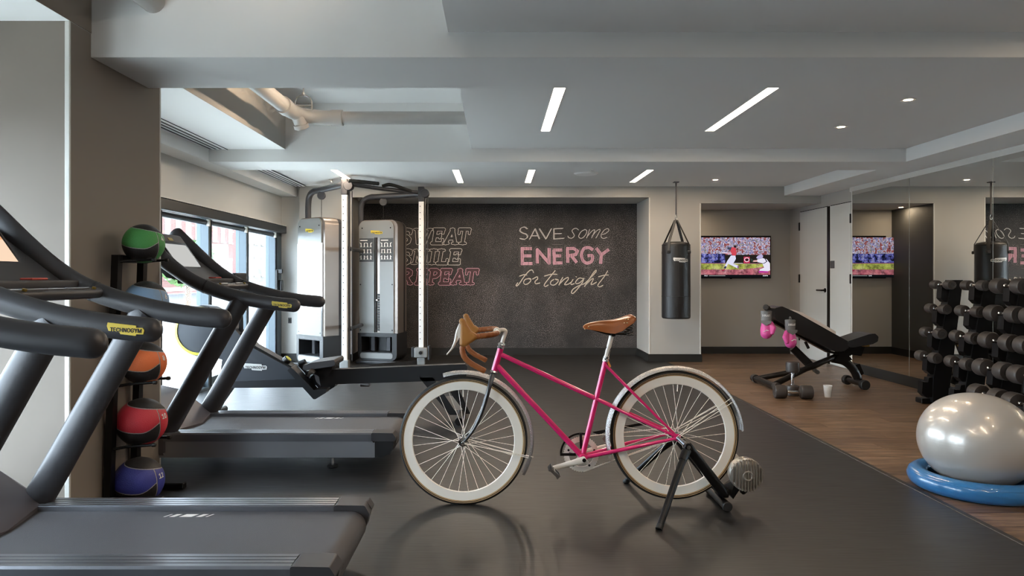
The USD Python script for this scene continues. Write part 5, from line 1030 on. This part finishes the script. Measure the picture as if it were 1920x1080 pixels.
# ---------------------------------------------------------------- exercise bench with gloves
mat('vinyl_black', '#222122', 0.35, bump=0.2, bscale=300); mat('bench_metal', '#201e1d', 0.32, 0.5); mat('pad_grey', '#2d2b2a', 0.45); mat('tube_bright', '#b3a796', 0.3, 0.8); mat('towel_white', '#e6ddd6', 0.9, bump=0.5, bscale=300)
mat('glove_pink', '#d04c94', 0.4, bump=0.1, bscale=40); mat('glove_grey', '#6d6c6b', 0.55); mat('gold_pin', '#b89a58', 0.3, 0.8)
YN = 7.42
bn = thing('exercise_bench', 'black adjustable incline bench on the wood floor before the mirror', 'exercise bench', (at(1520, 720, YN)[0], YN, 0))
np_ = lambda nm, m, mt='bench_metal', par=None, **k: part(nm, m, mt, par or bn, local=False, **k)
def N2(pts, Y=YN): return Polygon([(at(x, y, Y)[0], at(x, y, Y)[2]) for x, y in pts]).buffer(0)
nz = lambda pts: [(1380 + x / 4.5, 540 + y / 4.5) for x, y in pts]
back = np_('backrest', extrude(rounded(N2(nz([(285, 165), (345, 150), (470, 205), (890, 440), (900, 490), (860, 520), (785, 525), (500, 385), (300, 265), (283, 240)])), 0.018), 'y', YN - 0.14, YN + 0.14), 'vinyl_black')
np_('backrest_frame', extrude(N2(nz([(300, 270), (785, 528), (850, 545), (850, 560), (770, 545), (300, 290)])), 'y', YN - 0.05, YN + 0.05), 'bench_metal', back)
seat = np_('seat_pad', extrude(rounded(N2(nz([(880, 440), (1060, 380), (1110, 375), (1138, 400), (1132, 440), (1090, 462), (920, 492), (890, 480)])), 0.02), 'y', YN - 0.15, YN + 0.15), 'vinyl_black')
np_('seat_frame', extrude(N2(nz([(850, 490), (1080, 465), (1040, 570), (960, 560), (920, 580), (850, 545)])), 'y', YN - 0.045, YN + 0.045), 'bench_metal', seat)
np_('adjust_pin', cyl(at(1616, 648, YN - 0.05), at(1630, 648, YN - 0.05), 0.012, 10, bevel=0.003), 'gold_pin', seat); np_('adjust_pin', cyl(at(1510, 641, YN - 0.04), at(1516, 653, YN - 0.04), 0.015, 10), 'bench_metal', back)
np_('post', tube([at(1486, 652, YN), at(1520, 686, YN)], np.array([[0.042, 0.03], [0.045, 0.032]]), 14, up=(0, 1, 0)), 'bench_metal')
for s, mt in ((-1, 'bench_metal'), (1, 'tube_bright')):
    np_('base_rail', tube(smooth_path([(2.90, YN + s * 0.22, 0.06), at(1510, 692, YN + s * 0.12), at(1548, 676, YN + s * 0.06), at(1565, 669, YN)], 4), 0.030, 12), 'bench_metal')
np_('rear_leg', tube(smooth_path([at(1560, 672, YN), at(1582, 677, YN), at(1598, 690, YN), at(1607, 706, YN), at(1609, 714, YN)], 5), np.array([[0.045, 0.035]] * 21), 14, up=(0, 1, 0)), 'bench_metal')
np_('hub_plate', extrude(N2(nz([(850, 545), (900, 530), (960, 600), (880, 625), (820, 610)])), 'y', YN - 0.055, YN + 0.055), 'bench_metal')
fb = np_('front_foot_bar', tube([(2.895, YN - 0.33, 0.05), (2.895, YN + 0.33, 0.05)], 0.034, 16), 'bench_metal')
for y in (-0.335, 0.265): np_('foot_sleeve', tube([(2.895, YN + y, 0.05), (2.895, YN + y + 0.07, 0.05)], 0.044, 16), 'pad_grey', fb)
rbn = np_('rear_foot_bar', tube([(3.865, YN - 0.15, 0.055), (3.865, YN + 0.15, 0.055)], 0.03, 14), 'bench_metal')
for y in (-0.21, 0.15): np_('wheel', cyl((3.865, YN + y, 0.052), (3.865, YN + y + 0.06, 0.052), 0.052, 20, bevel=0.008), 'rubber_black', rbn)
np_('foot_bracket', hull([at(x, y, YN + d) for x, y in ((1604, 684), (1612, 682), (1620, 700), (1615, 704)) for d in (0.02, 0.14)]), 'bench_metal', rbn)
np_('foot_pad', tube([at(1533, 698, YN - 0.16), at(1527, 694, YN + 0.16)], 0.022, 12), 'pad_grey')
hr_ = np_('foot_roller_bar', tube([at(1440, 577, YN - 0.2), at(1440, 577, YN + 0.2)], 0.022, 12), 'bench_metal')
for y in (-0.22, 0.10): np_('roller', cyl(at(1436, 576, YN + y), at(1436, 576, YN + y + 0.12), 0.030, 16, bevel=0.006), 'pad_grey', hr_)
tw_ = thing('towel', 'folded white towel lying along the top of the inclined backrest', 'towel', at(1520, 604, YN))
tl = Polygon([(at(x, y, YN)[0], at(x, y, YN)[2]) for x, y in nz([(446, 182), (520, 204), (650, 272), (800, 362), (803, 386), (790, 392), (650, 312), (520, 244), (455, 212)])]).buffer(0.003)
part('cloth', extrude(tl, 'y', YN - 0.10, YN + 0.11), 'towel_white', tw_, local=False, smooth=50)
def glove(c, label, rz, thumb, flip):
    g = thing('boxing_glove', label, 'boxing glove', c, rz)
    def blob(q): return hull(np.vstack([trimesh.creation.icosphere(2, r).vertices + np.array(p) for p, r in q]))
    m = trimesh.util.concatenate([blob([((0, 0, -0.02), 0.045), ((0, 0, -0.10), 0.062), ((0.0, -0.01, -0.135), 0.060)])])
    m = m.subdivide_loop(1)
    part('mitt', m, 'glove_pink', g, smooth=60)
    th = blob([((thumb * 0.045, -0.015, -0.03), 0.026), ((thumb * 0.070, -0.03, -0.075), 0.027), ((thumb * 0.058, -0.045, -0.125), 0.022)]).subdivide_loop(1)
    part('thumb', th, 'glove_pink', g, smooth=60)
    cf = part('cuff', loft([[(a * w * math.cos(t), b * w * math.sin(t), z) for t in np.linspace(0, 2 * PI, 25)[:-1]] for z, w, a, b in ((0.105, 0.9, 0.052, 0.040), (0.10, 1.0, 0.056, 0.042), (0.0, 1.0, 0.052, 0.042), (-0.03, 0.9, 0.048, 0.042), (-0.05, 0.5, 0.045, 0.044))]), 'glove_grey', g, smooth=50)
    part('cuff_band', extrude(Polygon([(-0.052, 0.0), (0.052, 0.0), (0.048, -0.022), (0.0, -0.052), (-0.048, -0.022)]), 'y', -0.058, -0.034), 'glove_grey', g, smooth=False)
    t = facing(text('EVERLAST', 0.020, True, 0.002, width=0.078)); t.vertices[:, 1] += 0.006 * (t.vertices[:, 0] / 0.039) ** 2; t.apply_translation([0, -0.0445, 0.055])
    part('lettering', t, 'ink_white', cf, smooth=False)
    logo = Polygon([(-0.026, -0.006), (-0.012, 0.000), (0.002, 0.010), (0.008, 0.014), (0.012, 0.010), (0.028, 0.006), (0.027, 0.003), (0.014, 0.003), (0.006, 0.005), (-0.008, -0.006), (-0.012, -0.010)])
    part('emblem', move(extrude(logo, 'y', -0.0755, -0.066), (0, 0, -0.105)), 'ink_white', g, smooth=False)
    part('loop', torus((0, 0.0, 0.115), (1, 0, 0), 0.018, 0.005, 20, 6), 'glove_grey', g)
    return g
pg = at(1481.5, 618, YN - 0.20); glove(pg, 'pink boxing glove hanging on the near side of the bench, the right one', 4, -1, 1)
pg = at(1437, 601, YN - 0.14); glove(pg, 'pink boxing glove hanging from the top end of the bench, the left one', -24, 1, 1)
# ---------------------------------------------------------------- dumbbells
mat('db_rubber', '#37322f', 0.5); mat('db_cap', '#2a2826', 0.45)
def dumbbell(r, hl, gap, label, base, rz=0, tilt=None, group=None):
    """axis along local y unless tilt stands it on end"""
    t = thing('dumbbell', label, 'dumbbell', base, rz, group)
    A = (0, 0, 1) if tilt else (0, 1, 0); o = np.array([0, 0, gap / 2 + hl]) if tilt else np.array([0, 0, 0.0]); d = np.array(A, float)
    for s in (-1, 1):
        a = o + d * s * gap / 2
        h = part('head', lathe([(0, 0), (r * 0.62, 0), (r * 0.9, hl * 0.06), (r, hl * 0.2), (r, hl * 0.86), (r * 0.93, hl * 0.98), (r * 0.86, hl), (0, hl)], a, d * s, 28), 'db_rubber', t)
        part('cap', lathe([(0, 0), (r * 0.55, 0), (r * 0.5, 0.003), (0, 0.003)], a + d * s * (hl - 0.0015), d * s, 22), 'db_cap', h)
    part('handle', lathe([(0, -gap / 2 - 0.002), (0.019, -gap / 2 - 0.002), (0.019, -gap / 2 + 0.010), (0.013, -gap / 2 + 0.014), (0.0155, -gap * 0.2), (0.0165, 0), (0.0155, gap * 0.2), (0.013, gap / 2 - 0.014), (0.019, gap / 2 - 0.010), (0.019, gap / 2 + 0.002), (0, gap / 2 + 0.002)], o, d, 18), 'chrome', t)
    return t
dumbbell(0.066, 0.115, 0.125, 'dumbbell lying on the wood floor in front of the bench', (at(1487, 734, 6.72)[0], 6.72, 0.066), 84)
dumbbell(0.066, 0.105, 0.125, 'dumbbell standing on one end on the wood floor before the bench', (at(1486, 734, 6.90)[0], 6.90, 0.0), 0, True)
# cup of water
usdkit.material(stage, '/World/Looks/clear_plastic', {'t': ('transparent_bsdf', dict(color=(0.93, 0.93, 0.92))), 'g': ('principled_bsdf', dict(base_color=(0.9, 0.88, 0.85), roughness=0.15)), 'm': ('mix_closure', dict(fac=0.42))}, [('t.BSDF', 'm.closure1'), ('g.BSDF', 'm.closure2')], surface='m.closure')
M['clear_plastic'] = UsdShade.Material.Get(stage, '/World/Looks/clear_plastic')
mat('water', '#f2efe9', 0.05, transmission_weight=0.9, ior=1.33)
cupc = np.array([at(1552, 735, 6.80)[0], 6.80, 0.0])
cu_ = thing('plastic_cup', 'clear plastic cup half full of water standing on the wood floor', 'cup', cupc)
part('cup', lathe([(0, 0.001), (0.029, 0.0), (0.030, 0.003), (0.042, 0.113), (0.0435, 0.115), (0.0425, 0.117), (0.0405, 0.113), (0.0285, 0.004), (0, 0.004)], n=28), 'clear_plastic', cu_)
part('water', lathe([(0, 0.0045), (0.0278, 0.0045), (0.0338, 0.062), (0, 0.062)], n=28), 'water', cu_)
# ---------------------------------------------------------------- dumbbell rack along the mirror
mat('rack_black', '#111112', 0.35, 0.3)
rk2 = thing('dumbbell_rack', 'black dumbbell rack of slanting uprights along the mirror wall', 'rack', (4.2, 5.6, 0))
q2 = lambda nm, m, mt='rack_black', par=None, **k: part(nm, m, mt, par or rk2, local=False, **k)
UP = [6.45, 6.01, 5.60, 5.18, 4.76]
TZ = [1.115, 0.890, 0.665, 0.440, 0.228]
def rx(z, off=0.0): return 4.040 + (z - 0.44) * 0.20 + off
RADII = [(0.042, 0.046, 0.049, 0.050), (0.045, 0.050, 0.053, 0.054), (0.066, 0.069, 0.071, 0.073, 0.074), (0.066, 0.070, 0.072, 0.074, 0.076), (0.072, 0.074, 0.076, 0.078, 0.080)]
ORD_T = ['top', 'second', 'middle', 'fourth', 'lowest']; ORD_U = ['farthest upright', 'second upright from the far end', 'third upright from the far end', 'fourth upright from the far end', 'nearest upright']
for i, Y in enumerate(UP):
    dx = [0.0, 0.0, 0.0, -0.02, -0.02][i]
    spine = Polygon([(rx(1.16, 0.05) + dx, 1.16), (rx(1.16, 0.15) + dx, 1.16), (rx(0.02, 0.24) + dx, 0.02), (rx(0.02, 0.10) + dx, 0.02), (rx(0.25, 0.06) + dx, 0.25)])
    up = q2('upright', extrude(spine, 'y', Y - 0.05, Y + 0.05), smooth=False)
    for k, z in enumerate(TZ):
        x = rx(z) + dx
        sd = Polygon([(x - 0.028, z - 0.014), (x - 0.020, z - 0.020), (x + 0.022, z - 0.020), (x + 0.03, z + 0.02), (x + 0.10, z + 0.03), (x + 0.10, z - 0.16), (x + 0.0, z - 0.16), (x - 0.035, z - 0.125)])
        q2('saddle', extrude(sd, 'y', Y - 0.036, Y + 0.036), par=up, smooth=False)
    for k, r in enumerate(RADII[i]):
        z = TZ[k]; hl, gap = (0.075 + r * 0.3, 0.105) if i < 2 else (0.10 + (r - 0.06) * 0.5, 0.120)
        lb = f'dumbbell on the {ORD_T[k]} tier of the {ORD_U[i]} of the rack'
        dumbbell(r, hl, gap, lb, (rx(z) + dx, Y, z), 0)
q2('base_beam', rbx(4.20, 4.30, 4.55, 6.62, 0.02, 0.10, 0.008))
for Y in (4.66, 6.50): q2('foot', rbx(3.98, 4.42, Y - 0.055, Y + 0.055, 0.0, 0.05, 0.012))
# ---------------------------------------------------------------- exercise ball on its ring
usdkit.material(stage, '/World/Looks/pearl', {
    'tc': ('texture_coordinate', {}), 'mp': ('mapping', dict(scale=(0.3, 0.3, 90.0))), 'n': ('noise_texture', dict(scale=1.0, detail=3.0)), 'b': ('bump', dict(strength=0.10, distance=0.003)),
    'p': ('principled_bsdf', dict(base_color=lin('#b9b4ad'), roughness=0.32, metallic=0.3, coat_weight=0.7, coat_roughness=0.07, sheen_weight=0.1))},
    [('tc.object', 'mp.vector'), ('mp.vector', 'n.vector'), ('n.fac', 'b.height'), ('b.normal', 'p.normal')], surface='p.BSDF')
M['pearl'] = UsdShade.Material.Get(stage, '/World/Looks/pearl'); mat('ring_blue', '#2d6fa6', 0.25, coat_weight=0.5)
bc = np.array([2.695, 3.87, 0.0])
eb = thing('exercise_ball', 'large pearly silver exercise ball resting in the blue ring', 'exercise ball', bc)
ring_h = np.linspace(-PI / 2, PI / 2, 40)
part('ball', lathe([(0.290 * math.cos(t) ** 0.96 if abs(math.cos(t)) > 1e-9 else 0.0, 0.276 + 0.262 * math.sin(t)) for t in ring_h], n=72), 'pearl', eb, smooth=True)
part('valve', lathe([(0, 0.012), (0.012, 0.012), (0.012, 0.018), (0, 0.018)], (0, 0, 0), (0, 0, 1), 12), 'trim_white', eb)
rg = thing('stability_ring', 'blue inflatable ring on the floor under the exercise ball', 'ring', bc)
part('ring', torus((0, 0, 0.053), (0, 0, 1), 0.285, 0.053, 80, 24), 'ring_blue', rg, smooth=True)
part('seam', torus((0, 0, 0.053 + 0.03), (0, 0, 1), 0.285 + 0.0437, 0.0012, 80, 6), 'ring_blue', rg, smooth=True)
# ---------------------------------------------------------------- pipes in the open ceiling bay
pi_ = thing('ceiling_pipe', 'grey drain pipe with elbow running through the open ceiling bay', 'pipe', (-1.755, 6.0, 2.60))
pq = lambda nm, m, mt='pipe_grey', par=None, **k: part(nm, m, mt, par or pi_, local=False, **k)
zp = 2.60
pq('pipe_run', tube([(-1.755, -2.5, zp), (-1.755, 5.72, zp)], 0.060, 24)); pq('pipe_run', tube([(-1.40, 6.06, zp - 0.01), (-0.2, 6.06, zp - 0.01)], 0.057, 24))
pq('elbow', tube(smooth_path([(-1.755, 5.70, zp), (-1.75, 5.85, zp), (-1.69, 5.98, zp - 0.004), (-1.56, 6.05, zp - 0.008), (-1.42, 6.06, zp - 0.01)], 6), 0.064, 22))
pq('collar', tube([(-1.755, 5.62, zp), (-1.755, 5.74, zp)], 0.072, 24)); pq('collar', tube([(-1.46, 6.06, zp - 0.01), (-1.36, 6.06, zp - 0.01)], 0.070, 24))
pq('cleanout', tube([(-1.72, 5.93, zp - 0.02), (-1.70, 6.0, zp - 0.11)], 0.055, 20)); pq('cleanout_ring', tube([(-1.705, 5.975, zp - 0.085), (-1.70, 5.99, zp - 0.115)], 0.064, 20))
hg_ = thing('pipe_hanger', 'clevis hanger with threaded rod above the pipe elbow', 'pipe hanger', (-1.66, 6.0, 2.7))
part('rod', cyl((-1.66, 5.9, 2.74), (-1.66, 5.9, 2.886), 0.006, 8), 'metal_light', hg_, local=False)
for s in (-1, 1): part('clevis', tube([(-1.66, 5.9, 2.755), (-1.66 + s * 0.055, 5.9, 2.73), (-1.66 + s * 0.072, 5.9, 2.69), (-1.66 + s * 0.072, 5.9, 2.62)], 0.006, 8), 'metal_light', hg_, local=False)
part('nut', lathe([(0, 0), (0.014, 0), (0.014, 0.016), (0, 0.016)], (-1.66, 5.9, 2.752), (0, 0, 1), 6), 'metal_light', hg_, local=False)
part('cross_bolt', cyl((-1.735, 5.9, 2.66), (-1.585, 5.9, 2.66), 0.006, 8), 'metal_light', hg_, local=False)
# wall items by the windows
wp = thing('wall_unit', 'dark upright wall unit with a box at the end of the windows', 'wall unit', (-2.99, 9.50, 1.2))
part('bar', rbx(-3.035, -3.0, 9.40, 9.45, 0.98, 1.28, 0.008, 1), 'frame_black', wp, local=False); part('lock_box', rbx(-3.035, -2.96, 9.46, 9.54, 0.99, 1.14, 0.008, 1), 'frame_black', wp, local=False); part('latch', rbx(-3.035, -2.94, 9.42, 9.45, 1.23, 1.29, 0.006, 1), 'frame_black', wp, local=False)
oc = thing('wall_outlet', 'small white outlet on the end wall beside the windows', 'outlet', (-2.92, YF + 0.11, 0.57))
part('cover_plate', rbx(-2.945, -2.895, YF + 0.107, YF + 0.115, 0.53, 0.61, 0.004, 1), 'switch_grey', oc, local=False); part('socket', rbx(-2.932, -2.908, YF + 0.104, YF + 0.108, 0.545, 0.595, 0.003, 1), 'ink_black', oc, local=False)

# warm lamps in the open ceiling bays, tucked behind the beams on the slab's upper edge
emit('lamp_glow', (1.0, 0.76, 0.54), 1200.0); emit('lamp_glow_dim', (1.0, 0.80, 0.62), 500.0)
def cove_lamp(x, y, z, d, label, glow='lamp_glow'):
    t = thing('bay_lamp', label, 'lamp', (x, y, z))
    d = np.array(d, float); d /= np.linalg.norm(d)
    part('can', lathe([(0, -0.10), (0.034, -0.10), (0.040, -0.09), (0.040, 0.05), (0.036, 0.05), (0.036, -0.03), (0, -0.03)], (0, 0, 0), d, 24), 'black_metal', t)
    part('bulb', lathe([(0, -0.028), (0.034, -0.028), (0.034, -0.022), (0, -0.022)], (0, 0, 0), d, 20), glow, t)
    part('yoke', cyl((0.04, -0.01, 0.03), (0.06, -0.01, 2.888 - z), 0.008, 10), 'black_metal', t)
cove_lamp(-0.50, 5.25, 2.78, (-0.97, 0.10, -0.16), 'small black spot lamp in the open ceiling bay behind the nearest beam')
cove_lamp(-0.45, 2.3, 2.72, (-0.60, 0.74, 0.40), 'small black spot lamp in the open ceiling bay before the nearest beam', 'lamp_glow_dim')
